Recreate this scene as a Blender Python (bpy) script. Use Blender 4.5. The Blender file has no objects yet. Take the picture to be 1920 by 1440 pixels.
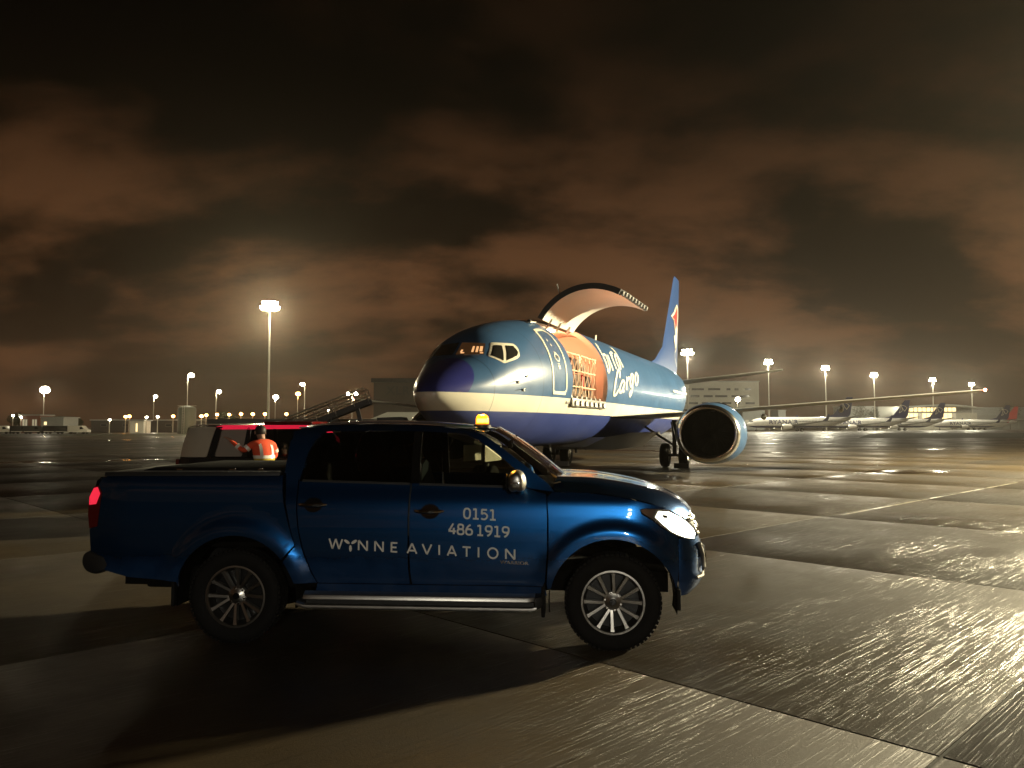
import bpy, bmesh, math, random
from mathutils import Vector, Matrix
R = math.radians
random.seed(7)
sc = bpy.context.scene
col = sc.collection

# ------------------------------------------------------------------ camera
cam_d = bpy.data.cameras.new('camera')
cam_d.sensor_width = 36.0
cam_d.lens = 36.0 * 1470 / 1920
cam_d.clip_start = 0.1
cam_d.clip_end = 4000
cam = bpy.data.objects.new('camera', cam_d)
col.objects.link(cam)
cam.location = (0, 0, 1.717)
cam.rotation_euler = (R(90) + math.atan(80 / 1470), 0, 0)
sc.camera = cam
sc.view_settings.view_transform = 'Standard'
sc.view_settings.look = 'None'
sc.view_settings.exposure = 0.0
sc.view_settings.gamma = 1.0
sc.view_settings.use_curve_mapping = False
sc.render.resolution_x, sc.render.resolution_y = 1024, 768
cy = sc.cycles
cy.use_denoising = True
cy.max_bounces = 7
cy.transparent_max_bounces = 8
cy.transmission_bounces = 5
cy.volume_bounces = 0
cy.sample_clamp_indirect = 4.0
cy.caustics_reflective = False
cy.caustics_refractive = False

# ------------------------------------------------------------------ night sky: clouds lit brown by the town
world = bpy.data.worlds.new('World')
sc.world = world
world.use_nodes = True
nt = world.node_tree
for n in list(nt.nodes):
    nt.nodes.remove(n)
def wn(t, **k):
    n = nt.nodes.new(t)
    for a, b in k.items():
        setattr(n, a, b)
    return n
def wmath(op, a, b=None, clamp=False):
    n = wn('ShaderNodeMath', operation=op, use_clamp=clamp)
    for i, v in enumerate((a, b)):
        if v is None:
            continue
        if isinstance(v, (int, float)):
            n.inputs[i].default_value = v
        else:
            nt.links.new(v, n.inputs[i])
    return n.outputs[0]
tc = wn('ShaderNodeTexCoord')
sep = wn('ShaderNodeSeparateXYZ')
nt.links.new(tc.outputs['Generated'], sep.inputs[0])
dz = wmath('ADD', wmath('MAXIMUM', sep.outputs[2], 0.0), 0.34)
cmb = wn('ShaderNodeCombineXYZ')
nt.links.new(wmath('DIVIDE', sep.outputs[0], dz), cmb.inputs[0])
nt.links.new(wmath('DIVIDE', sep.outputs[1], dz), cmb.inputs[1])
mp = wn('ShaderNodeMapping')
mp.inputs['Location'].default_value = (3.1, 7.4, 0.0)
mp.inputs['Scale'].default_value = (0.75, 1.0, 1.0)
nt.links.new(cmb.outputs[0], mp.inputs[0])
n1 = wn('ShaderNodeTexNoise')
n1.inputs['Scale'].default_value = 2.3
n1.inputs['Detail'].default_value = 9.0
n1.inputs['Roughness'].default_value = 0.56
n1.inputs['Distortion'].default_value = 0.10
nt.links.new(mp.outputs[0], n1.inputs[0])
cov = wn('ShaderNodeMapRange', interpolation_type='SMOOTHSTEP')
cov.inputs[1].default_value = 0.43
cov.inputs[2].default_value = 0.635
nt.links.new(n1.outputs[0], cov.inputs[0])
# town glow: strongest low over the horizon, fading overhead
gl = wn('ShaderNodeMapRange', interpolation_type='SMOOTHSTEP')
gl.inputs[1].default_value = 0.0
gl.inputs[2].default_value = 0.46
gl.inputs[3].default_value = 1.0
gl.inputs[4].default_value = 0.06
nt.links.new(sep.outputs[2], gl.inputs[0])
mixc = wn('ShaderNodeMixRGB')
mixc.inputs[1].default_value = (0.0135, 0.0068, 0.0027, 1)
mixc.inputs[2].default_value = (0.150, 0.064, 0.0255, 1)
nt.links.new(cov.outputs[0], mixc.inputs[0])
hz = wn('ShaderNodeMapRange', interpolation_type='SMOOTHSTEP')
hz.inputs[1].default_value = -0.02
hz.inputs[2].default_value = 0.20
hz.inputs[3].default_value = 0.75
hz.inputs[4].default_value = 0.0
nt.links.new(sep.outputs[2], hz.inputs[0])
mixh = wn('ShaderNodeMixRGB')
mixh.inputs[2].default_value = (0.050, 0.027, 0.013, 1)
nt.links.new(hz.outputs[0], mixh.inputs[0])
nt.links.new(mixc.outputs[0], mixh.inputs[1])
vm = wn('ShaderNodeMixRGB', blend_type='MULTIPLY')
vm.inputs[0].default_value = 1.0
nt.links.new(mixh.outputs[0], vm.inputs[1])
nt.links.new(gl.outputs[0], vm.inputs[2])
bg = wn('ShaderNodeBackground')
bg.inputs[1].default_value = 1.0
nt.links.new(vm.outputs[0], bg.inputs[0])
wo = wn('ShaderNodeOutputWorld')
nt.links.new(bg.outputs[0], wo.inputs[0])

# moon behind the clouds: all but nothing
sun_d = bpy.data.lights.new('sun', 'SUN')
sun_d.energy = 0.004
sun_d.angle = R(12)
sun_d.color = (1.0, 0.9, 0.8)
sun = bpy.data.objects.new('sun', sun_d)
sun.rotation_euler = (R(50), 0, R(60))
col.objects.link(sun)

LIGHTWARM = (1.0, 0.86, 0.54)

# ------------------------------------------------------------------ helpers
MATS = {}
def new_mat(name):
    m = bpy.data.materials.new(name)
    m.use_nodes = True
    MATS[name] = m
    return m, m.node_tree, m.node_tree.nodes['Principled BSDF']
def mat(name, c, rough=0.5, metal=0.0, coat=0.0, emit=None, es=0.0, spec=None, noise=0.0, nscale=8.0, bump=0.0, bscale=60.0):
    m, t, b = new_mat(name)
    b.inputs['Base Color'].default_value = (*c, 1)
    b.inputs['Roughness'].default_value = rough
    b.inputs['Metallic'].default_value = metal
    if coat:
        b.inputs['Coat Weight'].default_value = coat
        b.inputs['Coat Roughness'].default_value = 0.04
    if spec is not None:
        b.inputs['Specular IOR Level'].default_value = spec
    if emit:
        b.inputs['Emission Color'].default_value = (*emit, 1)
        b.inputs['Emission Strength'].default_value = es
    if noise or bump:
        tcn = t.nodes.new('ShaderNodeTexCoord')
    if noise:
        n = t.nodes.new('ShaderNodeTexNoise')
        n.inputs['Scale'].default_value = nscale
        n.inputs['Detail'].default_value = 5
        t.links.new(tcn.outputs['Object'], n.inputs['Vector'])
        mx = t.nodes.new('ShaderNodeMixRGB')
        mx.inputs[1].default_value = (*[v * (1 - noise) for v in c], 1)
        mx.inputs[2].default_value = (*[min(1, v * (1 + noise)) for v in c], 1)
        t.links.new(n.outputs[0], mx.inputs[0])
        t.links.new(mx.outputs[0], b.inputs['Base Color'])
        mr = t.nodes.new('ShaderNodeMapRange')
        mr.inputs[3].default_value = max(0.02, rough * (1 - noise))
        mr.inputs[4].default_value = min(1, rough * (1 + noise))
        t.links.new(n.outputs[0], mr.inputs[0])
        t.links.new(mr.outputs[0], b.inputs['Roughness'])
    if bump:
        n = t.nodes.new('ShaderNodeTexNoise')
        n.inputs['Scale'].default_value = bscale
        t.links.new(tcn.outputs['Object'], n.inputs['Vector'])
        bp = t.nodes.new('ShaderNodeBump')
        bp.inputs['Strength'].default_value = bump
        bp.inputs['Distance'].default_value = 0.01
        t.links.new(n.outputs[0], bp.inputs['Height'])
        t.links.new(bp.outputs[0], b.inputs['Normal'])
    return m
def glass(name, tint, refl=1.0):
    m = bpy.data.materials.new(name)
    m.use_nodes = True
    t = m.node_tree
    for n in list(t.nodes):
        t.nodes.remove(n)
    out = t.nodes.new('ShaderNodeOutputMaterial')
    tr = t.nodes.new('ShaderNodeBsdfTransparent')
    tr.inputs[0].default_value = (*tint, 1)
    g = t.nodes.new('ShaderNodeBsdfGlossy')
    g.inputs[0].default_value = (refl, refl, refl, 1)
    g.inputs['Roughness'].default_value = 0.03
    f = t.nodes.new('ShaderNodeFresnel')
    f.inputs[0].default_value = 1.5
    mx = t.nodes.new('ShaderNodeMixShader')
    t.links.new(f.outputs[0], mx.inputs[0])
    t.links.new(tr.outputs[0], mx.inputs[1])
    t.links.new(g.outputs[0], mx.inputs[2])
    t.links.new(mx.outputs[0], out.inputs[0])
    MATS[name] = m
    return m

def tag(o, label=None, cat=None, group=None, kind=None):
    if label: o['label'] = label
    if cat: o['category'] = cat
    if group: o['group'] = group
    if kind: o['kind'] = kind
    return o
def empty(name, loc=(0, 0, 0), rz=0.0, parent=None):
    o = bpy.data.objects.new(name, None)
    o.empty_display_size = 0.2
    o.location = loc
    o.rotation_euler = (0, 0, rz)
    col.objects.link(o)
    if parent: o.parent = parent
    return o
def link_mesh(name, me, m, parent=None):
    o = bpy.data.objects.new(name, me)
    if m is not None:
        ms = m if isinstance(m, (list, tuple)) else [m]
        for x in ms:
            me.materials.append(MATS[x] if isinstance(x, str) else x)
    col.objects.link(o)
    if parent: o.parent = parent
    return o
def copy_tree(o, parent=None):
    c = o.copy()
    col.objects.link(c)
    if parent is not None:
        c.parent = parent
    for ch in list(o.children):
        copy_tree(ch, c)
    return c
def frame_from(d):
    d = Vector(d).normalized()
    up = Vector((0, 0, 1)) if abs(d.z) < 0.95 else Vector((1, 0, 0))
    a = d.cross(up).normalized()
    b = a.cross(d).normalized()
    return a, b
class MB:
    def __init__(s):
        s.v = []; s.f = []; s.mi = []; s.cm = 0
    def add(s, vs, fs):
        k = len(s.v)
        s.v += [tuple(p) for p in vs]
        s.f += [tuple(i + k for i in f) for f in fs]
        s.mi += [s.cm] * len(fs)
        return s
    def box(s, c, d, rz=0.0, M=None):
        hx, hy, hz = d[0] / 2, d[1] / 2, d[2] / 2
        P = [Vector((x * hx, y * hy, z * hz)) for x in (-1, 1) for y in (-1, 1) for z in (-1, 1)]
        if M is None:
            M = Matrix.Rotation(rz, 3, 'Z')
        P = [M @ p + Vector(c) for p in P]
        return s.add(P, [(0, 1, 3, 2), (4, 6, 7, 5), (0, 4, 5, 1), (2, 3, 7, 6), (0, 2, 6, 4), (1, 5, 7, 3)])
    def bar(s, p0, p1, w, h):
        p0, p1 = Vector(p0), Vector(p1)
        a, b = frame_from(p1 - p0)
        P = []
        for p in (p0, p1):
            for x, y in ((-1, -1), (1, -1), (1, 1), (-1, 1)):
                P.append(p + a * x * w / 2 + b * y * h / 2)
        return s.add(P, [(3, 2, 1, 0), (4, 5, 6, 7), (0, 1, 5, 4), (1, 2, 6, 5), (2, 3, 7, 6), (3, 0, 4, 7)])
    def cyl(s, p0, p1, r0, r1=None, n=16, caps=True):
        r1 = r0 if r1 is None else r1
        p0, p1 = Vector(p0), Vector(p1)
        a, b = frame_from(p1 - p0)
        P = []
        for p, r in ((p0, r0), (p1, r1)):
            for i in range(n):
                t = 2 * math.pi * i / n
                P.append(p + a * r * math.cos(t) + b * r * math.sin(t))
        F = [(i, i + n, (i + 1) % n + n, (i + 1) % n) for i in range(n)]
        if caps:
            F += [tuple(range(n)), tuple(range(2 * n - 1, n - 1, -1))]
        return s.add(P, F)
    def tube(s, pts, r, n=8):
        pts = [Vector(p) for p in pts]
        P = []; m = len(pts)
        for k, p in enumerate(pts):
            d = (pts[min(k + 1, m - 1)] - pts[max(k - 1, 0)])
            a, b = frame_from(d)
            rr = r[k] if isinstance(r, (list, tuple)) else r
            for i in range(n):
                t = 2 * math.pi * i / n
                P.append(p + a * rr * math.cos(t) + b * rr * math.sin(t))
        F = []
        for k in range(m - 1):
            for i in range(n):
                j = (i + 1) % n
                F.append((k * n + i, (k + 1) * n + i, (k + 1) * n + j, k * n + j))
        F += [tuple(range(n)), tuple(range(m * n - 1, m * n - n - 1, -1))]
        return s.add(P, F)
    def loft(s, rings, close=True, caps=False):
        n = len(rings[0]); m = len(rings)
        P = [p for r in rings for p in r]
        F = []
        for k in range(m - 1):
            for i in range(n if close else n - 1):
                j = (i + 1) % n
                F.append((k * n + i, k * n + j, (k + 1) * n + j, (k + 1) * n + i))
        if caps:
            F += [tuple(range(n - 1, -1, -1)), tuple(range((m - 1) * n, m * n))]
        return s.add(P, F)
    def lathe(s, prof, o, axis, n=32, closed=False):
        # prof: (radius, distance along axis)
        o = Vector(o); ax = Vector(axis).normalized()
        a, b = frame_from(ax)
        rings = []
        for r, h in prof:
            rings.append([o + ax * h + (a * math.cos(2 * math.pi * i / n) + b * math.sin(2 * math.pi * i / n)) * r for i in range(n)])
        if closed: rings.append(rings[0])
        return s.loft(rings)
    def prism(s, poly, fn, d0, d1):
        # poly of 2-d points, fn(a, b, d) -> 3-d
        n = len(poly)
        P = [fn(a, b, d0) for a, b in poly] + [fn(a, b, d1) for a, b in poly]
        F = [(i, (i + 1) % n, (i + 1) % n + n, i + n) for i in range(n)]
        F += [tuple(range(n - 1, -1, -1)), tuple(range(n, 2 * n))]
        return s.add(P, F)
    def sphere(s, c, r, n=12, m=8, sx=1, sy=1, sz=1):
        c = Vector(c); rings = []
        for k in range(m + 1):
            t = math.pi * k / m
            rr = max(math.sin(t), 1e-4)
            rings.append([c + Vector((sx * r * rr * math.cos(2 * math.pi * i / n), sy * r * rr * math.sin(2 * math.pi * i / n), sz * r * math.cos(t))) for i in range(n)])
        return s.loft(rings)
    def build(s, name, m, parent=None, bevel=0.0, seg=2, smooth=35.0, loc=None):
        me = bpy.data.meshes.new(name)
        me.from_pydata(s.v, [], s.f)
        if isinstance(m, (list, tuple)):
            me.polygons.foreach_set('material_index', s.mi)
        bm = bmesh.new()
        bm.from_mesh(me)
        bmesh.ops.remove_doubles(bm, verts=bm.verts, dist=1e-5)
        bmesh.ops.recalc_face_normals(bm, faces=bm.faces)
        if bevel:
            es = [e for e in bm.edges if len(e.link_faces) == 2 and e.calc_face_angle(0) > R(38)]
            bmesh.ops.bevel(bm, geom=es, offset=bevel, segments=seg, affect='EDGES', profile=0.6, clamp_overlap=True)
        bm.to_mesh(me)
        bm.free()
        if smooth:
            me.shade_smooth()
            me.set_sharp_from_angle(angle=R(smooth))
        o = link_mesh(name, me, m, parent)
        if loc: o.location = loc
        return o
def interp(T, x):
    # T: list of (x, y); smooth monotone cubic
    n = len(T)
    if x <= T[0][0]: return T[0][1]
    if x >= T[-1][0]: return T[-1][1]
    i = 0
    while T[i + 1][0] < x: i += 1
    h = T[i + 1][0] - T[i][0]; t = (x - T[i][0]) / h
    def sl(k):
        if k == 0: return (T[1][1] - T[0][1]) / (T[1][0] - T[0][0])
        if k == n - 1: return (T[-1][1] - T[-2][1]) / (T[-1][0] - T[-2][0])
        a = (T[k][1] - T[k - 1][1]) / (T[k][0] - T[k - 1][0])
        b = (T[k + 1][1] - T[k][1]) / (T[k + 1][0] - T[k][0])
        return 0 if a * b <= 0 else 2 * a * b / (a + b)
    return ((2 * t ** 3 - 3 * t * t + 1) * T[i][1] + (t ** 3 - 2 * t * t + t) * h * sl(i)
            + (-2 * t ** 3 + 3 * t * t) * T[i + 1][1] + (t ** 3 - t * t) * h * sl(i + 1))
def catmull(P, n=6, closed=False):
    out = []; m = len(P)
    for i in range(m if closed else m - 1):
        g = lambda k: Vector(P[k % m]) if closed else Vector(P[max(0, min(m - 1, k))])
        p0, p1, p2, p3 = g(i - 1), g(i), g(i + 1), g(i + 2)
        for k in range(n):
            t = k / n
            out.append(0.5 * (2 * p1 + (p2 - p0) * t + (2 * p0 - 5 * p1 + 4 * p2 - p3) * t * t + (3 * p1 - p0 - 3 * p2 + p3) * t ** 3))
    if not closed: out.append(Vector(P[-1]))
    return out
def fillet(poly, r, n=4):
    out = []; m = len(poly)
    for i in range(m):
        p, a, b = Vector(poly[i]), Vector(poly[i - 1]), Vector(poly[(i + 1) % m])
        u, w = (a - p), (b - p)
        k = min(r, u.length * 0.45, w.length * 0.45)
        A, B = p + u.normalized() * k, p + w.normalized() * k
        for j in range(n + 1):
            t = j / n
            out.append(((1 - t) ** 2) * A + 2 * t * (1 - t) * p + t * t * B)
    return out
def panel(name, poly, f, m, parent, side=-1, step=0.05, thick=0.02, off=0.0, holes=None, smooth=40):
    """a sheet-metal panel: polygon in the (x, z) plane laid on the side surface y = side * f(x, z)"""
    bm = bmesh.new()
    vs = [bm.verts.new((p[0], 0, p[1])) for p in poly]
    bm.faces.new(vs)
    xs = [p[0] for p in poly]; zs = [p[1] for p in poly]
    k = math.floor(min(xs) / step) + 1
    while k * step < max(xs):
        bmesh.ops.bisect_plane(bm, geom=bm.verts[:] + bm.edges[:] + bm.faces[:], plane_co=(k * step, 0, 0), plane_no=(1, 0, 0), dist=1e-5)
        k += 1
    k = math.floor(min(zs) / step) + 1
    while k * step < max(zs):
        bmesh.ops.bisect_plane(bm, geom=bm.verts[:] + bm.edges[:] + bm.faces[:], plane_co=(0, 0, k * step), plane_no=(0, 0, 1), dist=1e-5)
        k += 1
    for v in bm.verts:
        v.co.y = side * (f(v.co.x, v.co.z) + off)
    if thick:
        be = [e for e in bm.edges if e.is_boundary]
        r = bmesh.ops.extrude_edge_only(bm, edges=be)
        for v in [g for g in r['geom'] if isinstance(g, bmesh.types.BMVert)]:
            v.co.y -= side * thick
    bmesh.ops.recalc_face_normals(bm, faces=bm.faces)
    # the visible sheet must look outward
    cen = [fc for fc in bm.faces if abs(fc.normal.y) > 0.3]
    if cen and sum(fc.normal.y * fc.calc_area() for fc in cen) * side < 0:
        bmesh.ops.reverse_faces(bm, faces=bm.faces)
    me = bpy.data.meshes.new(name)
    bm.to_mesh(me); bm.free()
    me.shade_smooth(); me.set_sharp_from_angle(angle=R(smooth))
    return link_mesh(name, me, m, parent)
def ribbon(mb, pts, w, fn, kx=1.0):
    """a pen stroke: pts 2-d, fn(a, b) -> 3-d point on the surface"""
    pts = [Vector(p) for p in pts]
    L = []
    for k, p in enumerate(pts):
        d = pts[min(k + 1, len(pts) - 1)] - pts[max(k - 1, 0)]
        if d.length < 1e-9: d = Vector((1, 0))
        n = Vector((-d.y, d.x)).normalized() * (w / 2)
        n.x *= kx
        L.append((fn(*(p + n)), fn(*(p - n))))
    mb.loft([[a, b] for a, b in L], close=False)
    return mb
def text_mesh(txt, size, fn, name, m, parent, extrude=0.0, spacing=1.0, bold=0.0):
    """lettering; fn(a, b) puts the flat glyph outline on its surface"""
    cu = bpy.data.curves.new(name, 'FONT')
    cu.body = txt; cu.size = size; cu.space_character = spacing
    cu.offset = bold
    cu.resolution_u = 3
    to = bpy.data.objects.new(name, cu)
    col.objects.link(to)
    dg = bpy.context.evaluated_depsgraph_get()
    me = bpy.data.meshes.new_from_object(to.evaluated_get(dg))
    bpy.data.objects.remove(to)
    for v in me.vertices:
        v.co = Vector(fn(v.co.x, v.co.y))
    return link_mesh(name, me, m, parent)
def lamp_light(name, kind, loc, power, c, parent=None, radius=0.5, **k):
    d = bpy.data.lights.new(name, kind)
    d.energy = power; d.color = c
    d.shadow_soft_size = radius
    for a, b in k.items(): setattr(d, a, b)
    o = bpy.data.objects.new(name, d)
    o.location = loc
    col.objects.link(o)
    if parent: o.parent = parent
    return o

# ------------------------------------------------------------------ materials
glass('car_glass', (0.42, 0.43, 0.38))
glass('privacy_glass', (0.035, 0.035, 0.03))
mat('amber_dome', (.9, .35, .02), .15, emit=(1.0, .27, .01), es=2.6)
glass('clear_glass', (0.75, 0.78, 0.75))
m, t, b = new_mat('truck_blue')
b.inputs['Base Color'].default_value = (0.004, 0.074, 0.245, 1)
b.inputs['Metallic'].default_value = 0.92
b.inputs['Roughness'].default_value = 0.27
b.inputs['Coat Weight'].default_value = 1.0
b.inputs['Coat Roughness'].default_value = 0.03
tcn = t.nodes.new('ShaderNodeTexCoord')
spz = t.nodes.new('ShaderNodeSeparateXYZ'); t.links.new(tcn.outputs['Object'], spz.inputs[0])
gz = t.nodes.new('ShaderNodeMapRange'); gz.interpolation_type = 'SMOOTHSTEP'
for i_, v_ in enumerate((.40, .80, .75, 0.0)): gz.inputs[i_ + 1].default_value = v_
t.links.new(spz.outputs[2], gz.inputs[0])
gn = t.nodes.new('ShaderNodeTexNoise'); gn.inputs['Scale'].default_value = 7.0; gn.inputs['Detail'].default_value = 8; gn.inputs['Roughness'].default_value = .7
t.links.new(tcn.outputs['Object'], gn.inputs['Vector'])
gm_ = t.nodes.new('ShaderNodeMath'); gm_.operation = 'MULTIPLY'; t.links.new(gz.outputs[0], gm_.inputs[0]); t.links.new(gn.outputs[0], gm_.inputs[1])
for sock, lo_, hi_ in (('Roughness', .27, .75), ('Metallic', .92, .1), ('Coat Weight', 1.0, .1)):
    q_ = t.nodes.new('ShaderNodeMapRange'); q_.inputs[1].default_value = .08; q_.inputs[2].default_value = .6; q_.inputs[3].default_value = lo_; q_.inputs[4].default_value = hi_
    t.links.new(gm_.outputs[0], q_.inputs[0]); t.links.new(q_.outputs[0], b.inputs[sock])
gc = t.nodes.new('ShaderNodeMixRGB'); gc.inputs[1].default_value = b.inputs['Base Color'].default_value; gc.inputs[2].default_value = (.045, .036, .024, 1)
t.links.new(gm_.outputs[0], gc.inputs[0]); t.links.new(gc.outputs[0], b.inputs['Base Color'])
mat('black_plastic', (0.012, 0.012, 0.012), 0.55, noise=0.2, nscale=20)
mat('black_gloss', (0.006, 0.006, 0.006), 0.12)
mat('cover_cloth', (.010, .010, .010), .95, spec=.08)
mat('rubber', (0.007, 0.0066, 0.006), 0.85, spec=.2, noise=0.3, nscale=30)
mat('underbody', (0.004, 0.0036, 0.0032), 0.9, spec=.1)
mat('chrome', (0.75, 0.74, 0.70), 0.12, 1.0)
mat('satin_silver', (0.50, 0.49, 0.46), 0.38, 1.0, noise=0.12, nscale=14)
mat('alloy', (0.42, 0.41, 0.38), 0.30, 1.0)
mat('dark_alloy', (0.03, 0.03, 0.03), 0.4, 0.8)
mat('steel', (0.30, 0.29, 0.27), 0.42, 1.0, noise=0.2, nscale=10)
mat('letter_grey', (0.80, 0.76, 0.68), 0.5)
mat('seat_cloth', (0.05, 0.05, 0.048), 0.85, noise=0.25, nscale=30)
mat('seat_pale', (0.36, 0.42, 0.35), 0.7)
mat('headlamp_lit', (0.9, 0.9, 0.85), 0.2, emit=(1.0, 0.95, 0.74), es=9.0)
mat('headlamp_clear', (0.45, 0.45, 0.42), 0.08, 0.9)
mat('amber_lit', (0.9, 0.4, 0.02), 0.3, emit=(1.0, 0.58, 0.10), es=3.5)
mat('tail_red_lit', (0.5, 0.01, 0.02), 0.15, emit=(1.0, 0.03, 0.07), es=.85)
mat('tail_red', (0.10, 0.004, 0.004), 0.12)
mat('white_paint', (0.72, 0.70, 0.63), 0.40, noise=0.06, nscale=3)
mat('cream_paint', (0.74, 0.69, 0.55), 0.5, noise=0.05, nscale=3)
mat('grey_paint', (0.28, 0.28, 0.26), 0.5, noise=0.12, nscale=2)
mat('dark_grey', (0.05, 0.05, 0.048), 0.5, noise=0.2, nscale=4)
mat('charcoal', (0.02, 0.02, 0.02), 0.5)
mat('concrete_wall', (0.26, 0.25, 0.22), 0.85, noise=0.15, nscale=0.8)
mat('mast_steel', (0.48, 0.46, 0.40), 0.5, 0.3, noise=0.15, nscale=2)
mat('lamp_face', (1, 1, 1), 0.4, emit=(1.0, 0.93, 0.70), es=60.0)
mat('lamp_face_orange', (1, 0.6, 0.3), 0.4, emit=(1.0, 0.42, 0.10), es=40.0)
mat('red_paint', (0.55, 0.035, 0.035), 0.4)
mat('tree_leaf', (0.035, 0.045, 0.02), 0.8)
mat('bark', (0.05, 0.035, 0.02), 0.9)
# ------------------------------------------------------------------ ground: wet brushed concrete slabs
A44 = R(44.2)
J2 = Vector((math.cos(A44), math.sin(A44)))
J1 = Vector((math.sin(A44), -math.cos(A44)))
def concrete(name, tile):
    m, t, b = new_mat(name)
    N = t.nodes; Lk = t.links
    geo = N.new('ShaderNodeNewGeometry')
    rot = N.new('ShaderNodeMapping'); rot.vector_type = 'POINT'
    rot.inputs['Rotation'].default_value = (0, 0, -A44)
    Lk.new(geo.outputs['Position'], rot.inputs[0])          # x along the grooves, y across them
    def noise(vec, scale, detail, rough=0.55, mul=None):
        n = N.new('ShaderNodeTexNoise')
        n.inputs['Scale'].default_value = scale
        n.inputs['Detail'].default_value = detail
        n.inputs['Roughness'].default_value = rough
        if mul:
            mp = N.new('ShaderNodeMapping')
            mp.inputs['Scale'].default_value = mul
            Lk.new(vec, mp.inputs[0]); vec = mp.outputs[0]
        Lk.new(vec, n.inputs['Vector'])
        return n.outputs[0]
    def mr(x, a, b_, c, d, smooth=True):
        n = N.new('ShaderNodeMapRange')
        if smooth: n.interpolation_type = 'SMOOTHSTEP'
        for i, v in enumerate((a, b_, c, d)): n.inputs[i + 1].default_value = v
        Lk.new(x, n.inputs[0]); return n.outputs[0]
    def mth(op, a, c):
        n = N.new('ShaderNodeMath'); n.operation = op
        for i, v in enumerate((a, c)):
            if isinstance(v, (int, float)): n.inputs[i].default_value = v
            else: Lk.new(v, n.inputs[i])
        return n.outputs[0]
    P = rot.outputs[0]
    stain = noise(P, 0.22, 7, 0.62)
    speck = noise(P, 9.0, 6, 0.7)
    pud = noise(P, 0.13, 5, 0.5, (0.55, 1.0, 1.0))           # where water stands
    wet = mr(pud, 0.60, 0.68, 0.0, 1.0)
    g1 = noise(P, 1.0, 4, 0.62, (0.55, 66.0, 1.0))
    g2 = noise(P, 1.0, 2, 0.5, (2.6, 46.0, 1.0))
    grain = noise(P, 150.0, 2, 0.6)
    gm = mr(noise(P, 1.0, 5, 0.65, (0.30, 0.8, 1.0)), 0.34, 0.66, 0.18, 0.85)   # patches where the brush marks stand proud
    streak = mth('MULTIPLY', mr(mth('ADD', mth('MULTIPLY', g1, 0.62), mth('MULTIPLY', g2, 0.38)), 0.50, 0.62, 0.0, 1.0), gm)
    # colour
    oi = N.new('ShaderNodeObjectInfo')
    mx = N.new('ShaderNodeMixRGB')
    mx.inputs[1].default_value = (0.017, 0.0115, 0.0048, 1)
    mx.inputs[2].default_value = (0.054, 0.038, 0.0175, 1)
    Lk.new(mr(stain, 0.32, 0.68, 0, 1), mx.inputs[0])
    m2 = N.new('ShaderNodeMixRGB'); m2.blend_type = 'MULTIPLY'
    m2.inputs[0].default_value = 0.6
    Lk.new(mx.outputs[0], m2.inputs[1])
    sp = N.new('ShaderNodeMapRange'); sp.inputs[3].default_value = 0.55; sp.inputs[4].default_value = 1.35
    Lk.new(speck, sp.inputs[0])
    Lk.new(sp.outputs[0], m2.inputs[2])
    m3 = N.new('ShaderNodeMixRGB'); m3.blend_type = 'MULTIPLY'
    m3.inputs[0].default_value = 1.0 if tile else 0.0
    tv = N.new('ShaderNodeMapRange'); tv.inputs[3].default_value = 0.72; tv.inputs[4].default_value = 1.22
    Lk.new(oi.outputs['Random'], tv.inputs[0])
    Lk.new(m2.outputs[0], m3.inputs[1]); Lk.new(tv.outputs[0], m3.inputs[2])
    m4 = N.new('ShaderNodeMixRGB'); m4.blend_type = 'MULTIPLY'; m4.inputs[0].default_value = 1.0
    Lk.new(m3.outputs[0], m4.inputs[1]); Lk.new(mr(wet, 0, 1, 1.0, 0.62), m4.inputs[2])
    Lk.new(m4.outputs[0], b.inputs['Base Color'])
    # gloss: a film of water everywhere, thicker in the hollows
    rg = mth('ADD', mr(stain, 0.36, 0.64, 0.60, 0.34), mth('MULTIPLY', speck, 0.10))
    r1 = N.new('ShaderNodeMixRGB')
    Lk.new(streak, r1.inputs[0]); Lk.new(rg, r1.inputs[1]); r1.inputs[2].default_value = (0.20, 0.20, 0.20, 1)
    rgh = N.new('ShaderNodeMixRGB')
    Lk.new(wet, rgh.inputs[0]); Lk.new(r1.outputs[0], rgh.inputs[1]); rgh.inputs[2].default_value = (0.13, 0.13, 0.13, 1)
    Lk.new(rgh.outputs[0], b.inputs['Roughness'])
    b.inputs['Specular IOR Level'].default_value = 0.5
    h = mth('ADD', mth('MULTIPLY', streak, mth('ADD', g2, 0.6)), mth('ADD', mth('MULTIPLY', grain, 0.45), mth('MULTIPLY', noise(P, 60.0, 4, 0.7), 0.60)))
    st = mr(wet, 0, 1, 1.0, 0.08)
    bp = N.new('ShaderNodeBump')
    bp.inputs['Distance'].default_value = 0.0032
    Lk.new(st, bp.inputs['Strength']); Lk.new(h, bp.inputs['Height'])
    Lk.new(bp.outputs[0], b.inputs['Normal'])
    return m
concrete('slab_concrete', True)
concrete('apron_concrete', False)
mat('joint_seal', (0.012, 0.011, 0.010), 0.5)

me = bpy.data.meshes.new('apron')
S_ = 1500
me.from_pydata([(-S_, -S_, -0.012), (S_, -S_, -0.012), (S_, S_, -0.012), (-S_, S_, -0.012)], [], [(0, 1, 2, 3)])
apron = tag(link_mesh('apron', me, 'apron_concrete'), kind='structure')
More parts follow.
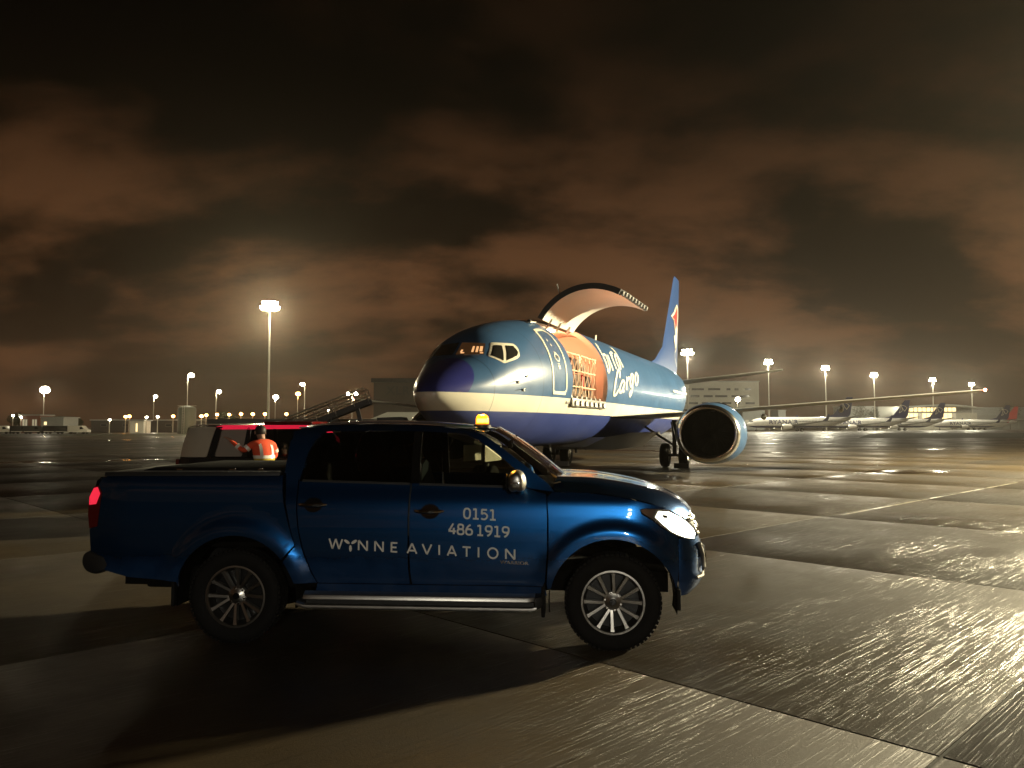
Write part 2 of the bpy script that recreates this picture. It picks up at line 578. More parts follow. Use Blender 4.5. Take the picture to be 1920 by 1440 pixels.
# dark sealed bed under the slabs that can be told apart, then each slab as its own piece
SA, SB = 5.25, 5.14
sa = bmesh.new()
def slab_mesh():
    mb = MB()
    g = 0.010
    mb.box((0, 0, -0.004), (SA - 2 * g, SB - 2 * g, 0.008))
    o = mb.build('slab', 'slab_concrete', bevel=0.003, seg=2, smooth=30)
    return o
proto = slab_mesh()
first = True
cnt = 0
bedpts = []
for i in range(-14, 16):
    for j in range(-6, 16):
        a = -1.445 + SA * (i + 0.5); b_ = 4.52 + SB * (j + 0.5)
        p = J1 * a + J2 * b_
        if -6 < p.y < 46 and abs(p.x) < 0.70 * max(p.y, 2) + 7:
            o = proto if first else proto.copy()
            if not first: col.objects.link(o)
            first = False
            o.parent = apron
            o.location = (p.x, p.y, 0.0)
            o.rotation_euler = (0, 0, math.atan2(J1.y, J1.x))
            cnt += 1
            bedpts.append(p)
mb = MB()
for p in bedpts:
    q = [p + J1 * (SA / 2) * sx + J2 * (SB / 2) * sy for sx, sy in ((-1, -1), (1, -1), (1, 1), (-1, 1))]
    mb.add([(v.x, v.y, -0.0085) for v in q], [(0, 1, 2, 3)])
mb.build('joint_sealant', 'joint_seal', apron, smooth=0)

# pale broken strip along a slab joint: its wet reflection put into colour
m, t, b = new_mat('joint_glint_paint')
b.inputs['Roughness'].default_value = 0.3
n = t.nodes.new('ShaderNodeTexNoise'); n.inputs['Scale'].default_value = 3.0; n.inputs['Detail'].default_value = 6
tcx = t.nodes.new('ShaderNodeTexCoord'); t.links.new(tcx.outputs['Object'], n.inputs['Vector'])
cr = t.nodes.new('ShaderNodeMapRange'); cr.inputs[1].default_value = 0.40; cr.inputs[2].default_value = 0.58
t.links.new(n.outputs[0], cr.inputs[0])
mx = t.nodes.new('ShaderNodeMixRGB')
mx.inputs[1].default_value = (0.10, 0.09, 0.07, 1); mx.inputs[2].default_value = (0.62, 0.58, 0.46, 1)
t.links.new(cr.outputs[0], mx.inputs[0]); t.links.new(mx.outputs[0], b.inputs['Base Color'])
mat('grass_dark', (0.030, 0.034, 0.014), 0.9, noise=0.4, nscale=0.3)
def ground_strip(name, P, z, mt, kind='structure'):
    me = bpy.data.meshes.new(name)
    me.from_pydata([(x, y, z) for x, y in P], [], [tuple(range(len(P)))])
    return tag(link_mesh(name, me, mt), kind=kind)
def line_on(a0, a1, w, perp0):
    P0 = J1 * perp0 + J2 * a0; P1 = J1 * perp0 + J2 * a1
    q = J1 * (w / 2)
    return [(v.x, v.y) for v in (P0 - q, P0 + q, P1 + q, P1 - q)]
ground_strip('joint_glint', line_on(15.3, 28.0, 0.09, -6.55), 0.004, 'joint_glint_paint')
ground_strip('joint_glint', line_on(29.0, 70.0, 0.09, -6.55), 0.004, 'joint_glint_paint')
ground_strip('grass_strip', [(52, 118), (190, 118), (330, 232), (95, 208)], 0.004, 'grass_dark')
ground_strip('grass_strip', [(-240, 150), (-60, 150), (-75, 185), (-300, 185)], 0.004, 'grass_dark')
# ------------------------------------------------------------------ blue pickup (x forward from the front axle, right side is -y)
TR = empty('pickup_truck', (0.843, 7.014, 0.0), math.atan2(-0.0717, 0.9974))
tag(TR, 'blue double-cab pickup with white lettering on its doors and amber roof beacon, nearest vehicle', 'pickup truck')
WT = [(.30, .80), (.45, .846), (.58, .884), (.70, .896), (.85, .896), (1.0, .886), (1.09, .874), (1.13, .866), (1.18, .842), (1.24, .818),
      (1.40, .772), (1.55, .724), (1.65, .684), (1.70, .648), (1.735, .60), (1.76, .52)]
HZ = 0.36
def flare(u, z, hu):
    r = math.hypot(u - hu, z - HZ)
    ang = z - HZ
    k = max(0.0, min(1.0, (ang + 0.10) / 0.25))
    if r < 0.55: q = 1.0
    else: q = math.exp(-((r - 0.55) / 0.055) ** 2)
    return 0.034 * q * k if r < 0.75 else 0.0
def fside(u, z):
    w = interp(WT, z)
    if u > 0.10:
        w -= 0.215 * ((u - 0.10) / 0.62) ** 2.3
    return w + flare(u, z, 0.0) * (1.0 if u < 0.3 else max(0.25, 1 - (u - 0.3) * 2.4)) + flare(u, z, -3.0)
BT = [(.30, .80), (.45, .846), (.58, .884), (.70, .893), (.90, .895), (1.05, .890), (1.20, .882), (1.28, .870), (1.33, .845)]
def fbed(u, z):
    w = interp(BT, z)
    if u < -3.9: w -= 0.07 * ((-3.9 - u) / 0.38) ** 2
    return w + flare(u, z, -3.0)
def arc(hu, r, a0, a1, n=22, hz=HZ):
    return [(hu + r * math.cos(R(a0 + (a1 - a0) * k / n)), hz + r * math.sin(R(a0 + (a1 - a0) * k / n))) for k in range(n + 1)]
G = 0.005
for sd in (-1, 1):
    k = dict(side=sd, parent=TR, m='truck_blue')
    # front wing
    P = arc(0, .49, 8, 168, 26) + [(-.505, .455), (-.516 + G, .50), (-.50 + G, .75), (-.50 + G, 1.00), (-.512 + G, 1.165), (-.47, 1.200),
        (-.20, 1.196), (.05, 1.168), (.22, 1.131), (.33, 1.105), (.42, 1.082), (.40, 1.076), (.26, 1.084), (.212, 1.076), (.222, 1.040), (.315, .985), (.378, .932), (.46, .885), (.508, .860), (.513, .60), (.50, .43)]
    panel('front_wing', P, fside, step=.028, **k)
    # doors
    P = [(-.51 - G, 1.185), (-.503 - G, 1.0), (-.503 - G, .76), (-.52 - G, .52), (-.545, .475), (-1.58 + G, .475), (-1.592 + G, .60), (-1.60 + G, 1.0), (-1.595 + G, 1.262),
         (-1.53, 1.262), (-.90, 1.245), (-.66, 1.225)]
    fd = panel('front_door', P, fside, step=.05, **k)
    P = [(-1.60 - G, 1.262), (-1.605 - G, 1.0), (-1.598 - G, .60), (-1.588 - G, .475), (-2.335, .475), (-2.375, .56), (-2.445, .74), (-2.485, .90), (-2.505, 1.06), (-2.515, 1.275), (-2.46, 1.275)]
    rd = panel('rear_door', P, fside, step=.05, **k)
    # strip between rear door and load bed
    P = [(-2.525, 1.275), (-2.515, 1.06), (-2.495, .90), (-2.455, .735), (-2.385, .555), (-2.345, .475), (-2.523, .470), (-2.54, .528), (-2.567, .59), (-2.600, .645), (-2.512, .765), (-2.560, .93), (-2.602, 1.10), (-2.632, 1.33), (-2.60, 1.33), (-2.53, 1.30)]
    panel('cab_corner', P, lambda u, z: fside(u, min(z, 1.27)) - max(0, z - 1.27) * .25, step=.05, **k)
    # load bed side
    P = [(-2.645, 1.322), (-2.615, 1.10), (-2.572, .935), (-2.520, .775)] + arc(-3.0, .49, 38, 172, 24) + [(-3.49, .47), (-3.9, .50), (-4.14, .56), (-4.245, .70), (-4.262, .88),
         (-4.18, .905), (-4.165, 1.05), (-4.15, 1.18), (-4.19, 1.235), (-4.165, 1.292), (-4.10, 1.318), (-3.4, 1.325)]
    panel('bed_side', P, fbed, step=.05, **k)
    mb = MB()
    mb.loft([[(-4.13, sd * (y), z) for y, z in ((.862, 1.312), (.855, 1.345), (.80, 1.348), (.79, 1.315))],
             [(-2.66, sd * (y), z) for y, z in ((.862, 1.322), (.855, 1.352), (.80, 1.355), (.79, 1.325))]], caps=True)
    mb.build('bed_rail_cap', 'black_plastic', TR, bevel=.006)
    # black sill below the doors
    P = [(-.53, .468), (-2.34, .468), (-2.36, .40), (-.51, .40)]
    panel('sill', P, fside, 'truck_blue', TR, sd, step=.1)
    # glass house
    P = [(-.455, 1.205), (-.50, 1.265), (-.70, 1.415), (-.90, 1.565), (-1.02, 1.645), (-1.10, 1.678), (-1.16, 1.652), (-1.06, 1.606), (-.86, 1.46), (-.70, 1.325), (-.665, 1.232)]
    panel('windscreen_pillar', P, fside, step=.06, **k)
    P = [(-1.10, 1.678), (-1.37, 1.716), (-1.66, 1.732), (-1.95, 1.736), (-2.31, 1.728), (-2.54, 1.705), (-2.62, 1.675), (-2.60, 1.640), (-2.42, 1.655), (-2.33, 1.676), (-1.95, 1.684), (-1.57, 1.680), (-1.25, 1.664), (-1.16, 1.652)]
    panel('roof_rail', P, fside, step=.07, **k)
    P = [(-2.515, 1.28), (-2.47, 1.50), (-2.42, 1.61), (-2.36, 1.662), (-2.42, 1.655), (-2.60, 1.640), (-2.63, 1.60), (-2.645, 1.34), (-2.53, 1.30)]
    panel('rear_pillar', P, fside, step=.07, **k)
    P = [(-1.533, 1.262), (-1.533, 1.676), (-1.60, 1.678), (-1.600, 1.262)]
    panel('door_pillar', P, fside, 'black_gloss', TR, sd, step=.08, off=.002)
    Wf = [(-.70, 1.245), (-.715, 1.318), (-.86, 1.448), (-1.06, 1.595), (-1.16, 1.640), (-1.25, 1.654), (-1.53, 1.668), (-1.53, 1.262), (-.90, 1.247)]
    g1 = panel('side_window', Wf, fside, 'car_glass', TR, sd, step=.08, thick=0, off=-.012)
    Wr = [(-1.603, 1.265), (-1.603, 1.672), (-1.95, 1.676), (-2.33, 1.668), (-2.41, 1.610), (-2.46, 1.50), (-2.50, 1.285), (-2.46, 1.278)]
    panel('side_window', Wr, fside, 'privacy_glass', TR, sd, step=.08, thick=0, off=-.012)
    # rubber belt strips, with bright edge
    P = [(-.68, 1.228), (-.68, 1.246), (-1.53, 1.266), (-1.53, 1.248)]
    panel('belt_strip', P, fside, 'black_plastic', TR, sd, step=.1, off=.004)
    P = [(-1.61, 1.250), (-1.61, 1.268), (-2.49, 1.290), (-2.49, 1.272)]
    panel('belt_strip', P, fside, 'black_plastic', TR, sd, step=.1, off=.004)
    # lamps
    P = [(.217, 1.072), (.26, 1.080), (.40, 1.072), (.45, 1.066), (.54, 1.020), (.605, .972), (.650, .925), (.668, .880), (.652, .828), (.58, .84), (.505, .868), (.455, .893), (.383, .940), (.322, .992), (.235, 1.045)]
    hl = panel('headlight', P, fside, 'headlamp_clear', TR, sd, step=.05, off=-.004)
    P = [(.36, 1.060), (.44, 1.054), (.53, 1.012), (.595, .962), (.638, .918), (.657, .878), (.645, .838), (.58, .850), (.51, .878), (.46, .905), (.40, .955), (.335, 1.015)]
    panel('lamp_unit', P, fside, 'headlamp_lit', hl, sd, step=.05, thick=.004, off=.004)
    P = [(.385, 1.035), (.425, 1.030), (.432, 1.005), (.392, 1.008)]
    panel('lamp_bezel', P, fside, 'charcoal', hl, sd, step=.05, thick=.003, off=.008)
    P = [(-4.19, 1.235), (-4.15, 1.18), (-4.165, 1.05), (-4.18, .905), (-4.262, .885), (-4.285, 1.0), (-4.28, 1.14), (-4.235, 1.225)]
    tl = panel('tail_light', P, fbed, 'tail_red', TR, sd, step=.05, off=.003)
    P = [(-4.195, 1.222), (-4.165, 1.17), (-4.20, 1.085), (-4.272, 1.075), (-4.274, 1.14), (-4.232, 1.214)]
    panel('lit_lens', P, fbed, 'tail_red_lit', tl, sd, step=.05, thick=.003, off=.008)
    # door handles: dark cup with a bright bar
    for par, hx, hz in ((fd, -1.432, 1.048), (rd, -2.375, 1.092)):
        cup = [(hx + .075 * math.cos(2 * math.pi * i / 24), hz + .058 * math.sin(2 * math.pi * i / 24)) for i in range(24)]
        panel('handle_cup', cup, fside, 'black_gloss', par, sd, step=.05, thick=.002, off=.0015)
        mb = MB()
        pts = []
        for i in range(11):
            q = i / 10
            u = hx - .125 + .235 * q
            pts.append((u, sd * (fside(u, hz) + .004 + .040 * math.sin(math.pi * q) ** .6), hz + .004))
        mb.tube(pts, [.008 + .010 * math.sin(math.pi * i / 10) ** .5 for i in range(11)], 10)
        mb.build('handle', 'chrome', par)
    # mirror
    mb = MB()
    rings = []
    for i in range(13):
        t = -1 + 2 * i / 12
        r = max(0.02, (1 - abs(t) ** 3.2)) ** .5
        rings.append([(-.735 + t * .072 + (.018 if math.cos(q) > 0 else 0) * 0, sd * (1.005 + .115 * r * math.copysign(abs(math.cos(q)) ** .65, math.cos(q))),
                       1.305 + .082 * r * math.copysign(abs(math.sin(q)) ** .65, math.sin(q)) - .018 * abs(t)) for q in [2 * math.pi * j / 24 for j in range(24)]])
    mb.loft(rings, caps=True)
    mr_ = mb.build('door_mirror', 'satin_silver', TR, smooth=60)
    mb = MB(); mb.box((-.812, sd * 1.005, 1.305), (.012, .17, .11)); mb.build('mirror_glass', 'black_gloss', mr_, bevel=.01)
    mb = MB(); mb.tube([(-.73, sd * .80, 1.245), (-.735, sd * .86, 1.25), (-.74, sd * .93, 1.268)], [.045, .035, .03], 10); mb.build('mirror_arm', 'black_plastic', mr_)
    mb = MB(); mb.bar((-.775, sd * 1.124, 1.287), (-.70, sd * 1.122, 1.290), .012, .02); mb.build('mirror_repeater', 'headlamp_clear', mr_, bevel=.003)
    # side step: two bright rails with a dark tread between
    mb = MB()
    mb.cm = 0
    sec = [(.83, .405), (.93, .428), (.975, .405), (.985, .375), (.975, .368), (.90, .372), (.83, .37)]
    mb.loft([[(-2.415, sd * y, z) for y, z in sec], [(-2.34, sd * y, z) for y, z in sec], [(-.66, sd * y, z) for y, z in sec], [(-.60, sd * (y - .03), z) for y, z in sec]], caps=True)
    stp = mb.build('side_step', 'satin_silver', TR, bevel=.004)
    mb = MB(); mb.box((-1.50, sd * .945, .352), (1.78, .05, .03)); mb.build('step_tread', 'black_plastic', stp)
    mb = MB()
    sec = [(.83, .338), (.955, .338), (.985, .325), (.985, .305), (.955, .292), (.83, .295)]
    mb.loft([[(-2.47, sd * y, z + .02) for y, z in sec], [(-2.40, sd * y, z) for y, z in sec], [(-.63, sd * y, z) for y, z in sec], [(-.585, sd * y, z + .01) for y, z in sec]], caps=True)
    mb.build('step_rail', 'satin_silver', stp, bevel=.004)
    mb = MB(); mb.loft([[(-.60, sd * y, z) for y, z in ((.85, .42), (.985, .405), (.985, .31), (.85, .31))], [(-.545, sd * y, z) for y, z in ((.85, .42), (.955, .41), (.955, .33), (.85, .33))]], caps=True)
    mb.build('step_end', 'black_plastic', stp, bevel=.01)
    for bx in (-2.2, -1.5, -.85):
        mb = MB(); mb.box((bx, sd * .76, .36), (.06, .30, .04)); mb.build('step_bracket', 'underbody', stp)
    # arch liners, mud flaps
    for hu in (0, -3.0):
        mb = MB()
        ring = lambda y, r: [(hu + r * math.cos(R(a)), sd * y, HZ + r * math.sin(R(a))) for a in range(-10, 191, 10)]
        mb.loft([ring(.865, .492), ring(.86, .50), ring(.55, .50)], close=False)
        mb.build('arch_liner', 'underbody', TR)
    for fx, z0, w in ((-.54, .365, .26), (.505, .385, .16), (-3.52, .405, .26)):
        mb = MB(); mb.box((fx, sd * .77, z0), (.03, .22, w)); mb.build('mud_flap', 'rubber', TR, bevel=.01)

# bonnet
def hood_z(u, y):
    e = interp([(-.47, 1.262), (-.20, 1.256), (.139, 1.212), (.388, 1.150), (.532, 1.085), (.62, 1.010), (.66, .95)], u)
    k = abs(y) / .80
    rise = .055 * (1 - k ** 2.4) - .055 * max(0, k - .82) / .18
    ridge = .014 * math.exp(-((abs(y) - .52) / .07) ** 2)
    return e + rise + ridge
mb = MB()
us = [-.455 + i * (1.10) / 26 for i in range(27)]
def hw(u): return fside(u, hood_z(u, .80)) - .007
rings = []
for u in us:
    rings.append([(u - .10 * (abs(t) ** 3) * (1 if u > .3 else 0) * (u - .3) / .35 + .065 * (1 - t * t) * (1 if u > .2 else 0) * (u - .2) / .44, t * hw(u), hood_z(u, t * .80)) for t in [-1 + 2 * j / 32 for j in range(33)]])
mb.loft(rings, close=False)
hood = mb.build('bonnet', 'truck_blue', TR, smooth=50)
# wipers and scuttle
mb = MB(); mb.loft([[(-.40, y, 1.275 + .02 * (1 - (y / .75) ** 2)) for y in (-.76, -.4, 0, .4, .76)], [(-.50, y, 1.255 + .03 * (1 - (y / .75) ** 2)) for y in (-.76, -.4, 0, .4, .76)]], close=False)
mb.build('scuttle', 'black_plastic', TR)
for y0 in (-.62, .05):
    mb = MB(); mb.tube([(-.43, y0, 1.30), (-.50, y0 + .10, 1.335), (-.52, y0 + .62, 1.345)], .011, 6); mb.build('wiper', 'charcoal', TR)
# windscreen
def ws(q, t):
    u = -.455 - q * .60
    z = interp([(0, 1.262), (.25, 1.385), (.5, 1.50), (.75, 1.60), (1.0, 1.682)], q)
    w = interp([(0, .745), (1, .575)], q)
    return (u + .10 * (1 - t * t), t * w, z + .035 * (1 - t * t))
mb = MB(); mb.loft([[ws(i / 12, -1 + 2 * j / 20) for j in range(21)] for i in range(13)], close=False)
mb.build('windscreen', 'clear_glass', TR, smooth=60)
# roof
mb = MB()
rings = []
for i in range(25):
    u = -1.03 - i * 1.62 / 24
    ze = interp([(-2.66, 1.66), (-2.62, 1.690), (-2.54, 1.712), (-2.31, 1.735), (-1.95, 1.743), (-1.66, 1.739), (-1.37, 1.722), (-1.10, 1.688), (-1.02, 1.668)], u)
    rings.append([(u + .09 * (1 - t * t) * (1 if i == 0 else max(0, 1 - i / 5)), t * .595, ze + .022 * (1 - t ** 2) + .010 * (abs(abs(t) - .5) < .28) * 1) for t in [-1 + 2 * j / 28 for j in range(29)]])
mb.loft(rings, close=False)
mb.build('roof', 'truck_blue', TR, smooth=50)
mb = MB()
mb.loft([[(-2.648, y, z) for y, z in ((-.72, 1.34), (-.60, 1.66), (.60, 1.66), (.72, 1.34))], [(-2.652, y, z) for y, z in ((-.80, 1.0), (-.80, .6), (.80, .6), (.80, 1.0))]], close=False)
mb.build('cab_back', 'truck_blue', TR)
mb = MB(); mb.add([(-2.655, -.55, 1.38), (-2.655, .55, 1.38), (-2.655, .50, 1.62), (-2.655, -.50, 1.62)], [(0, 1, 2, 3)]); mb.build('rear_window', 'privacy_glass', TR)
# front end: wrap-round bumper, grille, plate
def plan(z, uf, uc, ws_):
    L = []
    for j in range(41):
        t = -1 + 2 * j / 40
        y = ws_ * math.copysign(abs(math.sin(t * math.pi / 2)) ** .80, t)
        k = abs(math.sin(t * math.pi / 2))
        L.append((uc + (uf - uc) * max(0, 1 - k ** 4.2) ** .60, y, z))
    return L
mb = MB()
W5 = lambda z: fside(.513, z) - .001
rows = [(.385, .60, .44, .74), (.40, .66, .50, .79), (.46, .735, .515, W5(.46)), (.52, .765, .515, W5(.52)), (.56, .770, .515, W5(.56)), (.585, .748, .515, W5(.585)), (.66, .752, .515, W5(.66)), (.74, .758, .515, W5(.74)), (.80, .742, .515, W5(.80)), (.845, .725, .515, W5(.845))]
mb.loft([plan(*r) for r in rows], close=False)
bump = mb.build('front_bumper', 'truck_blue', TR, smooth=50)
mb = MB()
mb.loft([plan(z, uf, .50, .50) for z, uf in ((.80, .735), (.90, .725), (.97, .695), (1.01, .66))], close=False)
gr = mb.build('grille', 'black_plastic', TR)
for z, uf in ((.83, .755), (.89, .748), (.95, .722), (.99, .690)):
    mb = MB(); mb.tube([(p[0], p[1], p[2]) for p in plan(z, uf, .52, .50)[4:-4]], .014, 6); mb.build('grille_bar', 'chrome', gr)
mb = MB()
mb.loft([plan(z, uf, .52, .62) for z, uf in ((.60, .778), (.615, .79), (.70, .79), (.72, .775))], close=False); mb.build('lower_grille', 'charcoal', bump)
mb = MB(); mb.box((.80, 0, .66), (.012, .52, .11)); mb.build('number_plate', 'white_paint', TR, bevel=.003)
for sd in (-1, 1):
    mb = MB()
    mb.lathe([(.0, .0), (.05, .0), (.062, .012), (.062, -.02)], (.735, sd * .60, .66), (1, sd * .45, 0), 20); mb.build('fog_lamp', 'chrome', bump)
    mb = MB(); mb.tube([(.69, sd * .70, .80), (.722, sd * .66, .70), (.735, sd * .64, .60), (.715, sd * .68, .545), (.66, sd * .74, .535)], .017, 8); mb.build('bumper_trim', 'satin_silver', bump)
# underside, bed, tailgate, rear bumper, tow ball
mb = MB(); mb.box((-1.8, 0, .48), (4.5, 1.30, .16)); mb.build('chassis', 'underbody', TR)
mb = MB(); mb.box((-3.40, 0, .72), (1.46, 1.06, .04)); mb.build('bed_floor', 'underbody', TR)
mb = MB(); mb.box((-2.69, 0, 1.02), (.03, 1.62, .60)); mb.build('bed_bulkhead', 'truck_blue', TR)
for sd in (-1, 1):
    mb = MB(); mb.box((-3.42, sd * .78, 1.09), (1.46, .03, .44)); mb.build('bed_liner', 'black_plastic', TR)
mb = MB()
mb.loft([[(x, y, z) for y in (-.80, .80)] for x, z in ((-4.262, .72), (-4.275, .95), (-4.262, 1.15), (-4.23, 1.27), (-4.19, 1.305), (-4.15, 1.30))], close=False)
tg = mb.build('tailgate', 'truck_blue', TR)
mb = MB(); mb.box((-4.29, 0, 1.10), (.02, .26, .07)); mb.build('tailgate_handle', 'chrome', tg, bevel=.01)
mb = MB()
sec = [(-4.12, .59), (-4.17, .69), (-4.30, .715), (-4.355, .68), (-4.365, .60), (-4.33, .535), (-4.25, .505), (-4.17, .515)]
sec = [tuple(p) for p in fillet(sec, .03, 3)]
rg_ = []
for y, dx, s_ in ((-.87, .09, .6), (-.84, .04, .9), (-.6, 0, 1), (0, -.02, 1), (.6, 0, 1), (.84, .04, .9), (.87, .09, .6)):
    rg_.append([(-4.24 + (x + 4.24) * s_ + dx, y, .61 + (z - .61) * s_) for x, z in sec])
mb.loft(rg_, caps=True)
mb.build('rear_bumper', 'black_plastic', TR, smooth=45)
mb = MB(); mb.box((-3.95, 0, .44), (.34, .10, .10)); mb.tube([(-3.82, 0, .43), (-4.00, 0, .395), (-4.09, 0, .37), (-4.115, 0, .372)], .028, 8); mb.sphere((-4.115, 0, .365), .034)
mb.build('tow_bar', 'underbody', TR)
mb = MB(); mb.box((-3.72, -.42, .42), (.42, .24, .14)); mb.build('spare_hanger', 'underbody', TR, bevel=.03)
mb = MB(); mb.cyl((-3.62, .05, .46), (-3.62, .05, .66), .35, n=28); mb.build('spare_tyre', 'rubber', TR, bevel=.05)
# soft load cover, rolled forward behind the cab
mb = MB(); mb.loft([[(x, y, z) for y, z in ((-.80, zz - .02), (-.74, zz), (0, zz + .012), (.74, zz), (.80, zz - .02))] for x, zz, z_ in ((-4.12, 1.345, 0), (-3.86, 1.352, 0), (-2.70, 1.356, 0))], close=False)
cov_ = mb.build('load_cover', 'grey_paint', TR)
mb = MB()
sec = [(-.74, 1.350), (-.72, 1.370), (-.66, 1.380), (.66, 1.380), (.72, 1.370), (.74, 1.350)]
mb.loft([[(-3.87, y, 1.352 + (z - 1.352) * .25) for y, z in sec], [(-3.80, y, z) for y, z in sec], [(-2.74, y, z) for y, z in sec], [(-2.70, y, z - .01) for y, z in sec]], close=False, caps=True)
bx = mb.build('folded_cover', 'cover_cloth', cov_, bevel=.006)
for x in (-3.55, -3.1, -2.86):
    mb = MB(); mb.box((x, -.745, 1.362), (.05, .02, .014)); mb.build('cover_clip', 'chrome', cov_, bevel=.004)

# cabin
mb = MB()
mb.box((-1.55, 0, .56), (2.1, 1.56, .04)); mb.box((-2.60, 0, .95), (.04, 1.50, .80)); mb.box((-.48, 0, .86), (.04, 1.50, .64))
mb.build('cabin_tub', 'underbody', TR)
mb = MB()
mb.loft([[(x, y, z) for y in (-.72, -.3, .3, .72)] for x, z in ((-.46, 1.235), (-.62, 1.24), (-.74, 1.215), (-.82, 1.14), (-.80, .95))], close=False)
mb.build('dashboard', 'black_plastic', TR)
mb = MB(); mb.box((-1.86, 0, 1.71), (1.5, 1.12, .012)); mb.build('headlining', 'grey_paint', TR)
mb = MB()
st0 = Vector((-.95, -.38, 1.12)); ax = Vector((-.85, 0, .45)).normalized()
a_, b__ = frame_from(ax)
mb.tube([st0 + (a_ * math.cos(2 * math.pi * i / 24) + b__ * math.sin(2 * math.pi * i / 24)) * .18 for i in range(25)], .016, 8)
for q in (R(90), R(210), R(330)):
    mb.tube([st0 + ax * -.02, st0 + (a_ * math.cos(q) + b__ * math.sin(q)) * .175], .016, 6)
mb.tube([st0 - ax * .02, st0 - ax * .25], .04, 8)
mb.build('steering_wheel', 'black_gloss', TR)
def seat(x, y, w=.50, nm='front_seat', cl='seat_cloth'):
    s_ = MB()
    s_.box((x + .05, y, .80), (.50, w, .16))
    M = Matrix.Rotation(R(-16), 3, 'Y')
    s_.box((x - .27, y, 1.10), (.13, w, .60), M=M)
    o = s_.build(nm, cl, TR, bevel=.05, seg=3)
    for hy in ((y,) if w < .6 else (y - .40, y + .40)):
        h_ = MB(); h_.box((x - .375, hy, 1.475), (.09, .26, .17), M=M); h_.build('headrest', cl, o, bevel=.035, seg=3)
seat(-1.42, -.38); seat(-1.42, .38)
seat(-2.16, 0, 1.25, 'rear_bench')
mb = MB()
mb.prism([(-1.555, 1.27), (-1.545, 1.40), (-1.515, 1.445), (-1.495, 1.42), (-1.50, 1.36), (-1.53, 1.31)], lambda a, b, d: (a, d, b), -.60, -.58)
mb.build('seat_belt', 'seat_pale', TR)
mb = MB(); mb.box((-.86, 0, 1.56), (.03, .25, .07)); mb.tube([(-.85, 0, 1.59), (-.80, 0, 1.64)], .012, 6); mb.build('interior_mirror', 'black_gloss', TR, bevel=.015)

# wheels
def make_wheel(name, hx, sd):
    o = Vector((hx, sd * .79, HZ)); axd = Vector((0, sd, 0))
    mb = MB()
    mb.lathe([(.232, -.10), (.238, -.02), (.238, .065), (.247, .085), (.247, .094), (.232, .095), (.222, .080), (.205, -.02), (.205, -.10)], o, axd, 48)
    w = mb.build('wheel', 'alloy', TR, smooth=40)
    mb = MB()
    mb.lathe([(.236, -.115), (.29, -.125), (.345, -.118), (.366, -.10), (.372, -.05), (.373, 0), (.372, .05), (.366, .088), (.348, .108), (.32, .116), (.28, .112), (.252, .098), (.240, .09)], o, axd, 72)
    ty = mb.build('tyre', 'rubber', w, smooth=50)
    mb = MB()
    for i in range(60):
        q = 2 * math.pi * i / 60
        e1 = Vector((math.cos(q), 0, math.sin(q))); e2 = Vector((-math.sin(q), 0, math.cos(q)))
        M = Matrix((e2, Vector((0, 1, 0)), e1)).transposed()
        for yy, ww in ((.083, .045), (.022, .045), (-.04, .045)):
            mb.box(o + axd * yy + e1 * .3665 + e2 * (.004 if yy > 0 else -.006), (.026, ww, .016), M=M)
    mb.build('tread', 'rubber', ty, smooth=0)
    mb = MB()
    mb.lathe([(.0, .0), (.205, .0), (.21, -.02)], o, axd, 40)
    mb.build('brake_disc', 'dark_alloy', w)
    # six split spokes: twelve bright faces
    for i in range(6):
        for d in (-1, 1):
            q = R(60 * i + 14 + (0 if sd < 0 else 7))
            q1 = q + d * R(15.0)
            q0 = q + d * R(7)
            r0, r1 = .060, .238
            e = lambda an: Vector((math.cos(an), 0, math.sin(an)))
            p0 = o + e(q0) * r0; p1 = o + e(q1) * r1
            tdir = (p1 - p0).normalized(); nn = tdir.cross(axd).normalized()
            s_ = MB()
            rings = []
            for f_, wd, hgt in ((0, .012, .060), (.4, .0125, .072), (.8, .014, .080), (1.0, .022, .086)):
                c = p0.lerp(p1, f_)
                rings.append([c + nn * wd + axd * (hgt - .004), c + nn * wd * .8 + axd * hgt, c - nn * wd * .8 + axd * hgt, c - nn * wd + axd * (hgt - .004), c - nn * wd * .9 + axd * (hgt - .045), c + nn * wd * .9 + axd * (hgt - .045)])
            s_.loft(rings, caps=True)
            s_.build('spoke', 'alloy', w, smooth=30)
    mb = MB(); mb.lathe([(.0, .072), (.030, .072), (.036, .068), (.075, .058), (.078, .02)], o, axd, 28)
    mb.build('hub', 'alloy', w)
    mb = MB(); mb.lathe([(.0, .078), (.024, .077), (.028, .071)], o, axd, 24); mb.build('hub_cap', 'black_gloss', w)
    for i in range(6):
        q = R(60 * i + 14 + 30)
        c = o + Vector((math.cos(q), 0, math.sin(q))) * .064
        mb = MB(); mb.cyl(c + axd * .03, c + axd * .066, .011, .009, 6); mb.build('wheel_nut', 'chrome', w)
    return w
for hx in (0, -3.0):
    for sd in (-1, 1):
        make_wheel('wheel', hx, sd)

